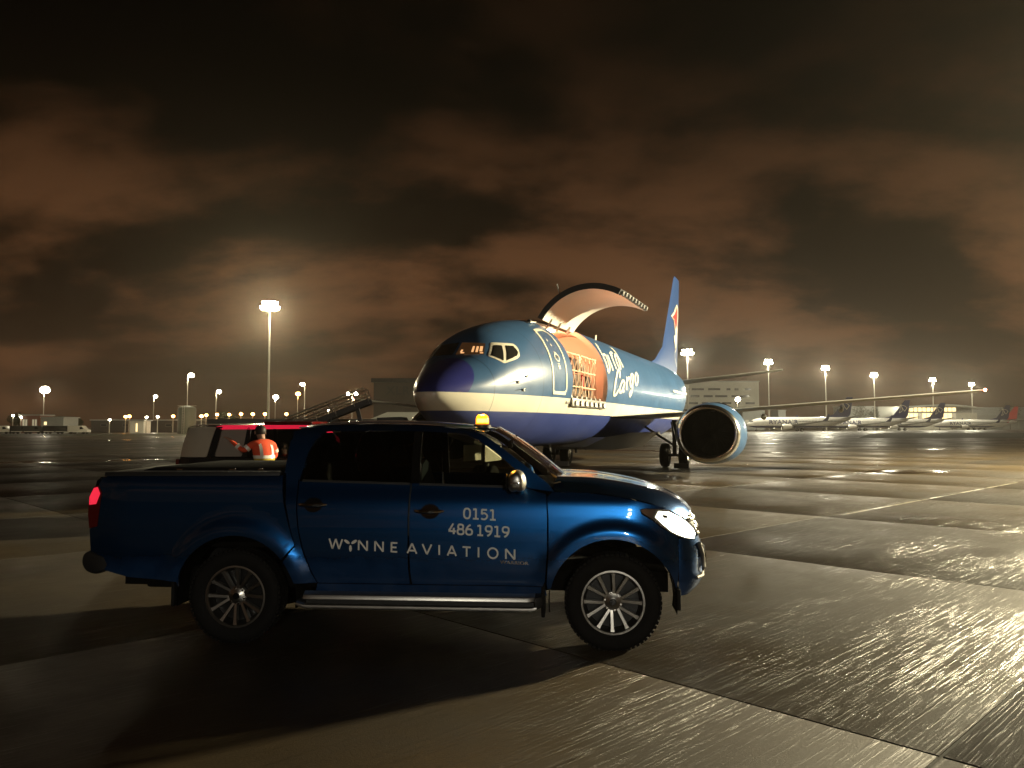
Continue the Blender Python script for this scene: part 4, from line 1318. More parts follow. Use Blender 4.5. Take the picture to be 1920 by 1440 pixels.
for sd in (-1, 1):
    hull_patch('window_surround', fillet([(2.70, 3.84), (2.98, 3.845), (3.31, 3.85), (3.33, 3.74), (3.21, 3.52), (3.07, 3.44), (2.54, 3.28), (2.29, 3.46)], .05), 'cream_paint', CJ, .010, sd)
    hull_patch('cockpit_window', fillet([(2.67, 3.765), (2.85, 3.77), (2.56, 3.35), (2.36, 3.48)], .03), 'cockpit_dark', CJ, .018, sd)
    hull_patch('cockpit_window', fillet([(2.94, 3.775), (3.20, 3.785), (3.22, 3.62), (3.09, 3.52), (2.64, 3.36)], .03), 'cockpit_dark', CJ, .018, sd)
    # windscreen pane: laid over the nose between the pillars
    cw = MB()
    pane = [[None] * 7 for _ in range(6)]
    lo0, lo1 = Vector((1.9, .03, 3.48)), Vector((2.2, .70, 3.48))
    hi0, hi1 = Vector((2.4, .03, 3.82)), Vector((2.5, .60, 3.79))
    for i in range(6):
        for j in range(7):
            p = lo0.lerp(lo1, j / 6).lerp(hi0.lerp(hi1, j / 6), i / 5)
            s_ = p.x
            zt, zb, hw_, zm = fsec(s_)
            # slide along x until on the hull, keep y and z
            a_s, b_s = .52, 4.0
            for _ in range(30):
                mid = (a_s + b_s) / 2
                zt, zb, hw_, zm = fsec(mid)
                val = (p.y / hw_) ** FN + (abs(p.z - zm) / max(.05, (zt - zm) if p.z > zm else (zm - zb))) ** FN
                if val > 1: a_s = mid
                else: b_s = mid
            pane[i][j] = (b_s - .03, sd * (p.y + .008), p.z + .012)
    cw.loft(pane, close=False)
    w1 = cw.build('windscreen_pane', 'cockpit_lit' if sd < 0 else 'cockpit_dark', CJ, smooth=60)
    if sd < 0:
        def bit(j0, j1, i0_, i1_, nm):
            def pp(i, j):
                i_, j_ = min(4, int(i)), min(5, int(j))
                f1, f2 = i - i_, j - j_
                A_ = Vector(pane[i_][j_]).lerp(Vector(pane[i_][j_ + 1]), f2); B_ = Vector(pane[i_ + 1][j_]).lerp(Vector(pane[i_ + 1][j_ + 1]), f2)
                return A_.lerp(B_, f1) + Vector((-.008, -.006, .006))
            q = MB(); q.add([pp(i0_, j0), pp(i0_, j1), pp(i1_, j1), pp(i1_, j0)], [(0, 1, 2, 3)]); q.build(nm, 'cockpit_glow', w1, smooth=0)
        bit(1.0, 5.8, .35, .85, 'coaming_light')
        bit(.8, 1.3, .8, 1.9, 'coaming_light')
        bit(3.3, 3.8, .9, 3.4, 'seat_glow'); bit(4.2, 4.7, .9, 3.4, 'seat_glow'); bit(5.0, 5.6, 1.2, 3.5, 'seat_glow')  # glowing bars laid on the pane for the lit seats inside
# lettering on the hull
LET = [[(10.49, 4.53), (10.20, 4.3), (10.14, 4.11), (10.11, 3.88), (10.08, 3.69), (10.02, 3.52)],
       [(10.28, 4.12), (10.62, 4.16), (10.56, 3.95), (10.42, 3.71), (10.2, 3.57), (10.02, 3.52)],
       [(10.99, 4.2), (10.84, 3.96), (10.79, 3.63)], [(11.69, 4.33), (11.43, 4.02), (11.38, 3.72)], [(11.54, 4.17), (12.0, 4.36), (12.3, 4.38)],
       [(12.7, 4.37), (12.21, 4.23), (11.91, 4.0), (11.9, 3.82), (12.12, 3.81), (12.42, 4.1), (12.7, 4.37)],
       [(13.2, 4.7), (13.13, 4.58), (12.92, 4.42), (12.75, 4.21), (12.62, 3.87)],
       [(11.57, 3.44), (11.79, 3.61), (11.75, 3.73), (11.38, 3.59), (10.88, 3.25), (10.67, 2.89), (10.73, 2.79), (10.97, 2.83), (11.33, 3.02)],
       [(12.23, 3.34), (11.97, 3.34), (11.58, 3.17), (11.46, 2.96), (11.63, 2.92), (12.09, 3.17), (12.27, 3.34), (11.99, 3.05), (11.95, 2.96), (12.17, 3.0)],
       [(12.79, 3.53), (12.54, 3.25), (12.47, 3.05)], [(12.55, 3.3), (12.92, 3.48), (13.15, 3.53), (13.14, 3.45)],
       [(14.01, 3.71), (13.63, 3.65), (13.19, 3.37), (13.17, 3.2), (13.42, 3.26), (14.03, 3.69), (13.58, 3.35), (13.39, 3.05), (13.14, 2.85), (12.99, 2.92), (13.24, 3.06)],
       [(14.76, 3.82), (14.32, 3.64), (14.07, 3.40), (14.25, 3.31), (14.6, 3.49), (14.88, 3.74), (14.76, 3.82)]]
for G_ in ((0, 1), (2,), (3, 4), (5, 6), (7,), (8,), (9, 10), (11,), (12,)):
    mb = MB()
    for L in [LET[i] for i in G_]: ribbon(mb, catmull(L, 8), .085, lambda a, b: fport(a, b, .018), 2.1)
    mb.build('letter', 'cream_paint', CJ, smooth=0)
# probes, placards, blade aerials
for s, z in ((2.88, 2.83), (3.11, 2.64), (3.25, 2.99)):
    p = fport(s, z, .0)
    mb = MB(); mb.box(p + Vector((0, -.01, 0)), (.10, .03, .05)); mb.tube([p + Vector((0, -.02, .03)), p + Vector((-.06, -.07, .04)), p + Vector((-.22, -.08, .02))], .009, 6); mb.build('air_probe', 'cream_paint', CJ)
for s, zz, h in ((10.9, 5.07, .42), (15.0, 5.07, .35)):
    mb = MB(); mb.prism([(s, zz), (s + .30, zz), (s + .34, zz + h), (s + .22, zz + h)], lambda a, b, d: (a, d, b), -.02, .02); mb.build('blade_aerial', 'cream_paint', CJ)
for s, h in ((9.2, .22), (12.2, .35), (13.5, .28)):
    zb = fsec(s)[1]
    mb = MB(); mb.prism([(s, zb + .02), (s + .28, zb + .02), (s + .34, zb - h), (s + .20, zb - h)], lambda a, b, d: (a, d, b), -.02, .02); mb.build('blade_aerial', 'dark_grey', CJ)
# wings, tail
for sd in (-1, 1):
    wg = flying('wing', [(10.7, 1.2, 2.05, 8.6, .10), (11.5, 1.9, 2.08, 7.6, .105), (13.05, 4.9, 2.28, 5.0, .11), (19.72, 14.25, 3.13, 1.75, .10), (20.1, 14.44, 3.16, 1.2, .06)], 'wing_grey', CJ, sd)
    mb = MB(); mb.sphere((20.0, sd * 14.47, 3.16), .10, 10, 6, 1.6, .5, .6); mb.build('wingtip_light', 'wing_light', wg)
    for y, x in ((3.6, 16.8), (6.3, 17.6), (9.2, 18.7)):
        z = 1.88 + (y - 1.9) * .1 - .30
        mb = MB(); mb.sphere((x, sd * y, z + .10), .13, 12, 8, 7.5, .8, 1.0); mb.build('flap_fairing', 'wing_grey', wg, smooth=60)
    nacelle(CJ, 10.5, 5.0, 1.50, 1.06, .98, .98, sd, 'hull_blue')
    mb = MB(); mb.loft([[(11.7, sd * (5.0 + d), 2.30), (15.6, sd * (5.0 + d), 2.05)] for d in (-.16, .16)] + [[(12.3, sd * (5.0 + d), 2.52), (15.6, sd * (5.0 + d), 2.40)] for d in (.16, -.16)] + [[(11.7, sd * (5.0 - .16), 2.30), (15.6, sd * (5.0 - .16), 2.05)]], close=False)
    mb.build('engine_pylon', 'wing_grey', CJ)
    flying('tailplane', [(31.2, .5, 4.42, 4.2, .09), (35.2, 6.25, 5.22, 1.5, .08), (35.4, 6.35, 5.25, 1.1, .05)], 'wing_grey', CJ, sd)
    g = gear_wheels(CJ, 18.3, sd * 2.615, .508, .37, .80, 'main_gear', 2.0, 0)
    mb = MB(); mb.bar((18.3, sd * 2.55, .95), (18.3, sd * 1.3, 1.75), .09, .09); mb.build('side_brace', 'dark_grey', g)
    mb = MB(); mb.bar((18.25, sd * 2.66, 1.1), (17.3, sd * 2.66, 1.9), .06, .06); mb.build('drag_brace', 'dark_grey', g)
    mb = MB(); mb.box((18.3, sd * 2.93, 1.45), (.75, .03, .95)); mb.build('gear_door', 'wing_grey', g)
g = gear_wheels(CJ, 4.0, 0, .343, .20, .38, 'nose_gear', 1.5)
for sd in (-1, 1):
    mb = MB(); mb.box((3.8, sd * .30, 1.02), (1.1, .02, .42)); mb.build('gear_door', 'cream_paint', g)
fin = flying('fin', [(25.3, 0, 4.95, 9.3, .02), (27.7, 0, 5.45, 7.3, .045), (29.9, 0, 6.35, 5.25, .085), (33.95, 0, 11.05, 2.15, .085), (34.3, 0, 11.25, 1.7, .05)], 'fin_blue', CJ, 1, True)
# (fin sections run upward: span column is the height)
mb = MB(); mb.loft([[(11.0, y, z) for y, z in ((-1.5, 1.35), (-.8, 1.02), (.8, 1.02), (1.5, 1.35))], [(13.0, y, z) for y, z in ((-1.95, 1.5), (-1.2, .86), (1.2, .86), (1.95, 1.5))],
    [(18.5, y, z) for y, z in ((-1.95, 1.5), (-1.2, .86), (1.2, .86), (1.95, 1.5))], [(21.0, y, z) for y, z in ((-1.5, 1.35), (-.8, 1.06), (.8, 1.06), (1.5, 1.35))]], close=False, caps=True)
mb.build('belly_fairing', 'wing_grey', CJ, smooth=60)
# tail emblem: red-capped white bird with a trailing line
def finy(x, z):
    return -(.085 * 4.0 * .5 + .02)
def fin_face(x, z):
    le = interp([(5.45, 27.7), (6.35, 29.9), (11.05, 33.95)], z); ch = interp([(5.45, 7.3), (6.35, 5.25), (11.05, 2.15)], z)
    f_ = max(.02, min(.98, (x - le) / ch)); tk = interp([(5.45, .045), (6.35, .085), (11.05, .085)], z)
    yt = 5 * tk * (.2969 * math.sqrt(f_) - .126 * f_ - .3516 * f_ ** 2 + .2843 * f_ ** 3 - .1015 * f_ ** 4)
    return Vector((x, -(yt * 1.1 + .03), z))
def emblem(name, L, m, par):
    q = MB(); pts = [fin_face(*p) for p in L]
    q.add(pts, [tuple(range(len(pts)))]); return q.build(name, m, par, smooth=0)
em = emblem('tail_emblem', [(32.6, 8.5), (33.6, 8.35), (34.2, 7.55), (34.9, 8.0), (35.3, 8.7), (35.3, 9.3), (34.9, 9.55), (34.3, 9.3), (33.7, 8.9)], 'cream_paint', fin)
q = MB(); pts = [fin_face(*p) + Vector((0, -.012, 0)) for p in [(32.95, 8.48), (33.7, 8.42), (34.2, 7.85), (34.75, 8.15), (35.0, 8.7), (35.0, 9.2), (34.8, 9.36), (34.35, 9.1), (33.8, 8.75)]]
q.add(pts, [tuple(range(len(pts)))]); q.build('emblem_cap', 'red_paint', em, smooth=0)
emblem('emblem_body', [(33.5, 7.35), (33.8, 7.0), (34.3, 6.55), (34.7, 7.1), (35.0, 8.0), (34.6, 8.15), (34.3, 7.55)], 'cream_paint', fin)
q = MB(); ribbon(q, [(34.4, 6.6), (33.9, 6.35), (34.0, 6.0), (34.6, 5.5)], .09, lambda a, b: fin_face(a, b)); q.build('emblem_line', 'cream_paint', fin, smooth=0)
# swoosh on the rear hull
mb = MB(); ribbon(mb, catmull([(34.2, 4.4), (32.6, 4.0), (30.0, 3.62), (26.0, 3.44), (22.5, 3.42)], 8), .11, lambda a, b: fport(a, b, .035)); mb.build('hull_stripe', 'cream_paint', CJ, smooth=0)
for sd, nm in ((-1, 'chock'), ):
    for xx, yy, lb in ((17.66, -3.0, 'black wheel chock against the near main wheels of the blue jet'), (17.66, 2.2, 'pale wheel chock against the far main wheels of the blue jet')):
        wp = CJ.matrix_basis @ Vector((xx, yy, 0))
        mb = MB(); mb.prism([(-.12, 0), (.12, 0), (.09, .06), (.02, .20), (-.05, .20)], lambda a, b, d: (a, d, b), -.30, .30)
        o = mb.build('wheel_chock', 'charcoal' if yy < 0 else 'grey_paint', None, bevel=.012)
        o.location = wp; o.rotation_euler = (0, 0, CJ.rotation_euler[2]); tag(o, lb, 'wheel chock')
# ------------------------------------------------------------------ estate car standing behind the pickup's load bed (x forward)
mat('suv_glass_shine', (.78, .72, .58), .30, .35, noise=.08, nscale=3)  # pale colour standing for the bright reflection on the rear side glass
mat('suv_window_sheen', (.44, .39, .34), .22, .2)  # grey colour standing for the light seen in this window
mat('suv_dark', (.018, .018, .02), .25, .2)
mat('red_strip_lit', (.78, .02, .05), .30, emit=(1.0, .02, .07), es=.55)  # roof strip given its own red glow, as a lit light strip
mat('band_reflective', (.92, .90, .82), .25)
mat('vest_orange', (.80, .09, .03), .8, noise=.2, nscale=12)
mat('vest_yellow', (.55, .40, .03), .8, noise=.2, nscale=12)
mat('trouser', (.02, .022, .03), .85, noise=.2, nscale=20)
mat('skin', (.42, .24, .17), .6)
mat('hair', (.02, .014, .01), .6)
SV = empty('patrol_car', (-3.75, 14.95, 0), R(-2))
tag(SV, 'dark tall car with rear window painted pale for its reflection and red roof strip, behind the pickup bed', 'car')
def fsuv(x, z):
    w = interp([(.25, .84), (.5, .90), (.8, .91), (1.05, .89), (1.16, .86), (1.70, .70), (1.78, .62)], z)
    if x < -1.9: w -= .22 * ((-1.9 - x) / .45) ** 2
    if x > 1.7: w -= .35 * ((x - 1.7) / .65) ** 2
    return w
for sd in (-1, 1):
    kk = dict(parent=SV, side=sd)
    Pb = [(-2.30, .45)] + [(-1.35 + .40 * math.cos(R(a)), .36 + .40 * math.sin(R(a))) for a in range(175, 4, -10)] + [(-.9, .30), (.95, .30)] + [(1.40 + .40 * math.cos(R(a)), .36 + .40 * math.sin(R(a))) for a in range(175, 4, -10)] + [(2.25, .42), (2.28, .75), (2.10, .93), (1.2, 1.06), (.9, 1.14), (-2.26, 1.16), (-2.34, .8)]
    panel('body_side', Pb, fsuv, 'suv_dark', step=.12, **kk)
    panel('rear_glass_shine', fillet([(-2.27, 1.17), (-2.225, 1.45), (-2.14, 1.705), (-1.62, 1.715), (-1.72, 1.17)], .03), fsuv, 'suv_glass_shine', step=.1, **kk)
    panel('rear_pillar', [(-1.71, 1.17), (-1.61, 1.715), (-1.50, 1.716), (-1.58, 1.17)], fsuv, 'suv_dark', step=.1, **kk)
    panel('side_window', fillet([(-1.57, 1.18), (-1.49, 1.66), (-1.04, 1.67), (-1.08, 1.18)], .03), fsuv, 'suv_window_sheen', step=.1, thick=0, off=-.008, **kk)
    panel('side_window', fillet([(-.99, 1.18), (-.95, 1.67), (.0, 1.68), (.0, 1.18)], .03), fsuv, 'privacy_glass', step=.1, thick=0, off=-.008, **kk)
    panel('side_window', fillet([(.06, 1.17), (.06, 1.68), (.35, 1.66), (1.0, 1.16)], .03), fsuv, 'car_glass', step=.1, thick=0, off=-.008, **kk)
    for x in (-1.02, .03):
        panel('door_pillar', [(x - .045, 1.17), (x - .02, 1.70), (x + .03, 1.70), (x + .03, 1.17)], fsuv, 'suv_dark', step=.2, **kk)
    panel('roof_edge', [(-1.62, 1.715), (-1.50, 1.665), (.0, 1.685), (.36, 1.665), (1.02, 1.155), (1.12, 1.12), (.42, 1.71), (.0, 1.745), (-1.5, 1.745)], fsuv, 'red_strip_lit', step=.08, **kk)
    for hx in (-1.35, 1.40):
        mb = MB(); mb.lathe([(.20, -.10), (.30, -.11), (.345, -.08), (.35, 0), (.345, .08), (.30, .11), (.20, .10)], (hx, sd * .78, .35), (0, 1, 0), 36); wv = mb.build('wheel', 'rubber', SV, smooth=45)
        mb = MB(); mb.lathe([(.0, .05), (.06, .06), (.10, .04), (.20, .09), (.21, .0)], (hx, sd * .78, .35), (0, sd, 0), 24); mb.build('rim', 'alloy', wv)
    mb = MB(); mb.sphere((.85, sd * 1.0, 1.2), .10, 12, 8, .7, 1.0, .9); mb.build('door_mirror', 'suv_dark', SV)
    mb = MB(); mb.box((-2.30, sd * .68, 1.0), (.06, .16, .26)); mb.build('tail_light', 'tail_red', SV, bevel=.02)
mb = MB()
mb.loft([[(x, t * w, z + .03 * (1 - t * t)) for t in (-1, -.6, 0, .6, 1)] for x, w, z in ((-2.16, .64, 1.70), (-2.05, .66, 1.735), (-1.5, .66, 1.748), (0, .66, 1.748), (.40, .64, 1.715))], close=False)
mb.build('roof', 'suv_dark', SV)
mb = MB(); mb.loft([[(x, t * w, z) for t in (-1, -.5, 0, .5, 1)] for x, w, z in ((.40, .64, 1.715), (.8, .70, 1.42), (1.12, .74, 1.13))], close=False); mb.build('windscreen', 'car_glass', SV)
mb = MB(); mb.loft([[(x, t * w, z) for t in (-1, -.5, 0, .5, 1)] for x, w, z in ((1.12, .76, 1.12), (1.6, .78, 1.05), (2.1, .66, .93), (2.28, .55, .72), (2.25, .55, .42))], close=False); mb.build('bonnet', 'suv_dark', SV, smooth=60)
mb = MB(); mb.loft([[(x, t * w, z) for t in (-1, -.5, 0, .5, 1)] for x, w, z in ((-2.16, .64, 1.70), (-2.26, .70, 1.2), (-2.33, .70, .8), (-2.28, .66, .45))], close=False); mb.build('tailgate', 'suv_dark', SV, smooth=60)
mb = MB(); mb.box((0, 0, .5), (4.2, 1.4, .3)); mb.box((-.4, 0, 1.0), (2.6, 1.4, .06)); mb.build('floor_pan', 'underbody', SV)
mb = MB(); mb.box((-.35, 0, 1.785), (.9, 1.05, .06)); mb.build('roof_light_bar', 'tail_red', SV, bevel=.02)

# ------------------------------------------------------------------ person in hi-vis leaning towards that car
def make_person():
    K = [(0, 0, .98, .145), (0, .02, 1.18, .145), (0, .08, 1.40, .165), (0, .14, 1.56, .062), (0, .19, 1.63, .075), (0, .215, 1.715, .098)]
    E = [(0, 1), (1, 2), (2, 3), (3, 4), (4, 5)]
    def chain(start, pts):
        p = start
        for q in pts:
            K.append(q); E.append((p, len(K) - 1)); p = len(K) - 1
        return p
    def hand(w, d, tips_up):
        d = Vector(d).normalized()
        base_ = Vector(K[w][:3])
        side = d.cross(Vector((0, 0, 1))).normalized(); up = side.cross(d).normalized()
        pm = chain(w, [(*(base_ + d * .075), .034)])
        for i, (o_, l_) in enumerate(((-.028, .070), (-.010, .082), (.010, .078), (.027, .062))):
            p0 = base_ + d * .10 + side * o_
            chain(pm, [(*p0, .0095), (*(p0 + d * l_ * .5 - up * .012), .009), (*(p0 + d * l_ * .85 - up * .035), .008)])
        p0 = base_ + d * .05 - side * .040
        chain(w, [(*p0, .012), (*(p0 + d * .04 - side * .018), .010), (*(p0 + d * .068 - side * .015 - up * .01), .009)])
    sl = chain(2, [(-.13, .10, 1.50, .085), (-.205, .11, 1.49, .070), (-.33, .16, 1.37, .052), (-.42, .26, 1.47, .042), (-.48, .33, 1.55, .032)])
    hand(sl, (-.5, .6, .55), 1)
    sr = chain(2, [(.13, .10, 1.50, .085), (.205, .11, 1.49, .070), (.27, .16, 1.25, .052), (.24, .36, 1.22, .042), (.22, .46, 1.22, .032)])
    hand(sr, (-.1, 1, 0), 1)
    for sd in (-1, 1):
        chain(0, [(sd * .09, 0, .92, .105), (sd * .105, .03, .70, .085), (sd * .11, .04, .50, .066), (sd * .11, .0, .30, .056), (sd * .11, -.03, .09, .046), (sd * .12, .05, .05, .045), (sd * .125, .14, .04, .038)])
    me = bpy.data.meshes.new('body_skeleton')
    me.from_pydata([k[:3] for k in K], E, [])
    o = bpy.data.objects.new('body_skeleton', me)
    col.objects.link(o)
    md = o.modifiers.new('skin', 'SKIN'); md.use_smooth_shade = True
    sv = me.skin_vertices[0].data
    for i, k in enumerate(K):
        sv[i].radius = (k[3], k[3] * (.78 if i in (1, 2) else 1))
        sv[i].use_root = (i == 0)
    o.modifiers.new('sub', 'SUBSURF').levels = 1
    dg = bpy.context.evaluated_depsgraph_get()
    out = bpy.data.meshes.new_from_object(o.evaluated_get(dg))
    bpy.data.objects.remove(o)
    out.name = 'body'
    return out
PS = empty('person', (-4.22, 13.45, 0), R(42))
PS.scale = (.95, .95, .95)
tag(PS, 'person in orange and yellow hi-vis jacket with white bands, back turned, at the dark car', 'person')
bme = make_person()
bd = link_mesh('body', bme, ['trouser', 'vest_orange', 'vest_yellow', 'skin', 'charcoal'], PS)
for p in bme.polygons:
    c = p.center
    d_l = (c - Vector((-.48, .33, 1.55))).length
    if c.z < .10: p.material_index = 4
    elif c.z > 1.575 and abs(c.x) < .13 and c.y > .06: p.material_index = 3
    elif (c.x < -.47 and c.y > .31) or (c.x > .10 and c.y > .44): p.material_index = 3
    elif c.z < .99 and abs(c.x) < .22: p.material_index = 0
    elif c.z < 1.27 and abs(c.x) < .20: p.material_index = 2
    else: p.material_index = 1
    p.use_smooth = True
def torso_ring(z, g=0.0):
    y = interp([(.98, 0), (1.18, .02), (1.40, .08), (1.54, .13)], z); rx = interp([(.90, .185), (1.1, .18), (1.3, .195), (1.44, .205), (1.54, .14)], z) + g; ry = interp([(.90, .15), (1.1, .14), (1.4, .15), (1.54, .10)], z) + g
    return [(rx * math.cos(q), y + ry * math.sin(q), z) for q in [2 * math.pi * i / 28 for i in range(28)]]
mb = MB(); mb.loft([torso_ring(z) for z in (.92, 1.0, 1.1, 1.2, 1.27)]); mb.build('jacket_lower', 'vest_yellow', PS, smooth=60)
mb = MB(); mb.loft([torso_ring(z) for z in (1.27, 1.35, 1.44, 1.50, 1.54)]); mb.build('jacket_upper', 'vest_orange', PS, smooth=60)
for z0 in (1.02, 1.24):
    mb = MB(); mb.loft([torso_ring(z0, .006), torso_ring(z0 + .055, .006)]); mb.build('reflective_band', 'band_reflective', PS, smooth=60)
for x in (-.10, .115):
    mb = MB()
    L = []
    for z in (1.27, 1.33, 1.40, 1.46, 1.52):
        y = interp([(.98, 0), (1.18, .02), (1.40, .08), (1.54, .13)], z); rx = interp([(.90, .185), (1.1, .18), (1.3, .195), (1.44, .205), (1.54, .14)], z); ry = interp([(.90, .15), (1.1, .14), (1.4, .15), (1.54, .10)], z)
        L.append([(xx, y - ry * math.sqrt(max(.03, 1 - (xx / rx) ** 2)) - .008, z) for xx in (x - .025, x + .025)])
    mb.loft(L, close=False); mb.build('reflective_band', 'band_reflective', PS)
for a, b_, r_ in (((-.255, .13, 1.445), (-.295, .145, 1.405), .066), ((-.385, .22, 1.43), (-.415, .255, 1.465), .056), ((.235, .13, 1.40), (.25, .14, 1.345), .068)):
    mb = MB(); mb.cyl(a, b_, r_, n=16, caps=False); mb.build('sleeve_band', 'band_reflective', PS)
mb = MB(); mb.sphere((0, .212, 1.735), .108, 16, 10, .92, 1.02, 1.0); mb.build('hair', 'hair', PS, smooth=60)
for sd in (-1, 1):
    mb = MB(); mb.sphere((sd * .098, .225, 1.70), .03, 8, 6, .4, .8, 1.1); mb.build('ear', 'skin', PS)
    mb = MB(); mb.sphere((sd * .035, .302, 1.715), .012, 8, 6); mb.build('eye', 'charcoal', PS)
mb = MB(); mb.sphere((0, .318, 1.685), .017, 8, 6, .8, 1.0, 1.5); mb.build('nose', 'skin', PS)
mb = MB(); mb.sphere((0, .298, 1.645), .022, 8, 6, 1.2, .4, .3); mb.build('mouth', 'cargo_red', PS)

# ------------------------------------------------------------------ belt loader, and the low dark truck behind
BL = empty('belt_loader', (-5.2, 23.5, 0), R(4))
tag(BL, 'dark belt loader with its long conveyor raised to the right, seen over the pickup roof', 'belt loader')
mb = MB(); mb.box((.2, 0, .75), (4.6, 1.7, .55)); ch = mb.build('chassis', 'dark_grey', BL, bevel=.05)
mb = MB(); mb.box((.35, -.3, 1.80), (1.40, .9, .08)); mb.build('deck', 'white_paint', BL, bevel=.02)
mb = MB(); mb.box((.35, -.3, 1.40), (1.3, .7, .72)); mb.build('engine_box', 'dark_grey', BL, bevel=.04)
c0, c1 = Vector((-1.75, 0, 1.40)), Vector((.95, 0, 2.47))
dv = (c1 - c0).normalized(); nv = Vector((-dv.z, 0, dv.x))
for y in (-.42, .42):
    mb = MB(); mb.bar(c0 + Vector((0, y, 0)), c1 + Vector((0, y, 0)), .06, .16); mb.build('conveyor_beam', 'dark_grey', BL)
mb = MB(); mb.bar(c0 + nv * .06, c1 + nv * .06, .74, .03); mb.build('belt', 'rubber', BL)
for y in (-.50, .50):
    mb = MB()
    mb.tube([c0.lerp(c1, .06) + nv * .42 + Vector((0, y, 0)), c1 + nv * .42 + Vector((0, y, 0))], .022, 6)
    mb.tube([c0.lerp(c1, .06) + nv * .22 + Vector((0, y, 0)), c1 + nv * .22 + Vector((0, y, 0))], .016, 6)
    for f_ in (.06, .25, .45, .65, .85, 1.0):
        p = c0.lerp(c1, f_) + Vector((0, y, 0)); mb.tube([p, p + nv * .42], .014, 6)
    mb.build('guard_rail', 'mast_steel', BL)
mb = MB(); mb.bar((-.4, 0, .9), c0.lerp(c1, .55), .12, .12); mb.bar((.9, 0, .9), c0.lerp(c1, .85), .12, .12); mb.build('lift_arm', 'dark_grey', BL)
for x in (-1.5, 1.7):
    for y in (-.8, .8):
        mb = MB(); mb.lathe([(.01, -.1), (.26, -.11), (.33, -.08), (.33, .08), (.26, .11), (.01, .1)], (x, y, .33), (0, 1, 0), 24); mb.build('wheel', 'rubber', BL, smooth=45)
mb = MB(); mb.box((-1.2, -.45, 1.2), (.5, .5, .12)); mb.box((-1.45, -.45, 1.5), (.12, .5, .55)); mb.build('driver_seat', 'charcoal', BL, bevel=.04)

DT = empty('flatbed_truck', (-7.3, 27.5, 0), R(2))
tag(DT, 'long low dark truck behind the patrol car and the person in hi-vis', 'truck')
mb = MB(); mb.box((0, 0, .95), (6.2, 2.3, .5)); mb.build('load_deck', 'dark_grey', DT, bevel=.04)
mb = MB(); mb.box((-.2, 0, 1.55), (5.6, 2.2, .85)); mb.build('load_box', 'grey_paint', DT, bevel=.06)
mb = MB(); mb.box((-.3, -1.112, 1.80), (5.2, .012, .05)); mb.build('side_trim', 'mast_steel', DT)
mb = MB(); mb.loft([[(x, y, z) for y in (-1.1, 1.1)] for x, z in ((2.7, .8), (2.7, 2.02), (3.5, 2.05), (3.9, 1.35), (4.1, 1.25), (4.15, .7))], close=False); mb.prism([(2.7, .7), (2.7, 2.02), (3.5, 2.05), (3.9, 1.35), (4.1, 1.25), (4.15, .7)], lambda a, b, d: (a, d, b), -1.1, -1.08); mb.build('cab', 'dark_grey', DT)
for x in (-2.6, -1.6, 3.2):
    for y in (-1.0, 1.0):
        mb = MB(); mb.lathe([(.01, -.12), (.35, -.14), (.45, -.1), (.45, .1), (.35, .14), (.01, .12)], (x, y, .45), (0, 1, 0), 24); mb.build('wheel', 'rubber', DT, smooth=45)
# ------------------------------------------------------------------ floodlight masts and lamp posts
def flood_mast(x, y, h, power, label, ring=1.35, n=8, c=LIGHTWARM, rad=.75, group='apron floodlight masts', base_z=-.012):
    r = empty('floodlight_mast', (x, y, base_z))
    tag(r, label, 'floodlight mast', group)
    mb = MB(); mb.cyl((0, 0, 0), (0, 0, h - 1.7), .30, .14, 14); mb.cyl((0, 0, h - 1.75), (0, 0, h), .055, .05, 10); mb.build('pole', 'mast_steel', r)
    mb = MB(); mb.lathe([(ring * .55, .0), (ring * .62, .0), (ring * .62, .12), (ring * .55, .12)], (0, 0, h - .1), (0, 0, 1), 20, closed=True)
    for i in range(4):
        q = math.pi / 2 * i; mb.bar((0, 0, h), (ring * .6 * math.cos(q), ring * .6 * math.sin(q), h), .08, .08)
    mb.build('head_frame', 'mast_steel', r)
    lw, lh = (.60, .44) if h < 14 else (.95, .74)
    for tier in ((0,) if h < 14 else (0, 1)):  # upper tier and large lenses added to imitate bloom round the lamps
        for i in range(n):
            q = 2 * math.pi * (i + .5 * tier) / n + .2
            rr = ring * (1 - .22 * tier)
            e = Vector((math.cos(q), math.sin(q), 0)); up_ = Vector((0, 0, h + .05 + tier * .95))
            M = Matrix.Rotation(q, 3, 'Z') @ Matrix.Rotation(R(28), 3, 'Y')
            mb = MB(); mb.box(e * rr + up_, (.16, lw, lh), M=M)
            fl_ = mb.build('floodlight', 'grey_paint', r)
            mb = MB(); mb.box(e * rr + up_ + M @ Vector((.095, 0, 0)), (.02, lw - .06, lh - .06), M=M); mb.build('lens', 'lamp_face', fl_)
    lamp_light('mast_light', 'POINT', (0, 0, h - .75), power, c, r, rad)
    return r
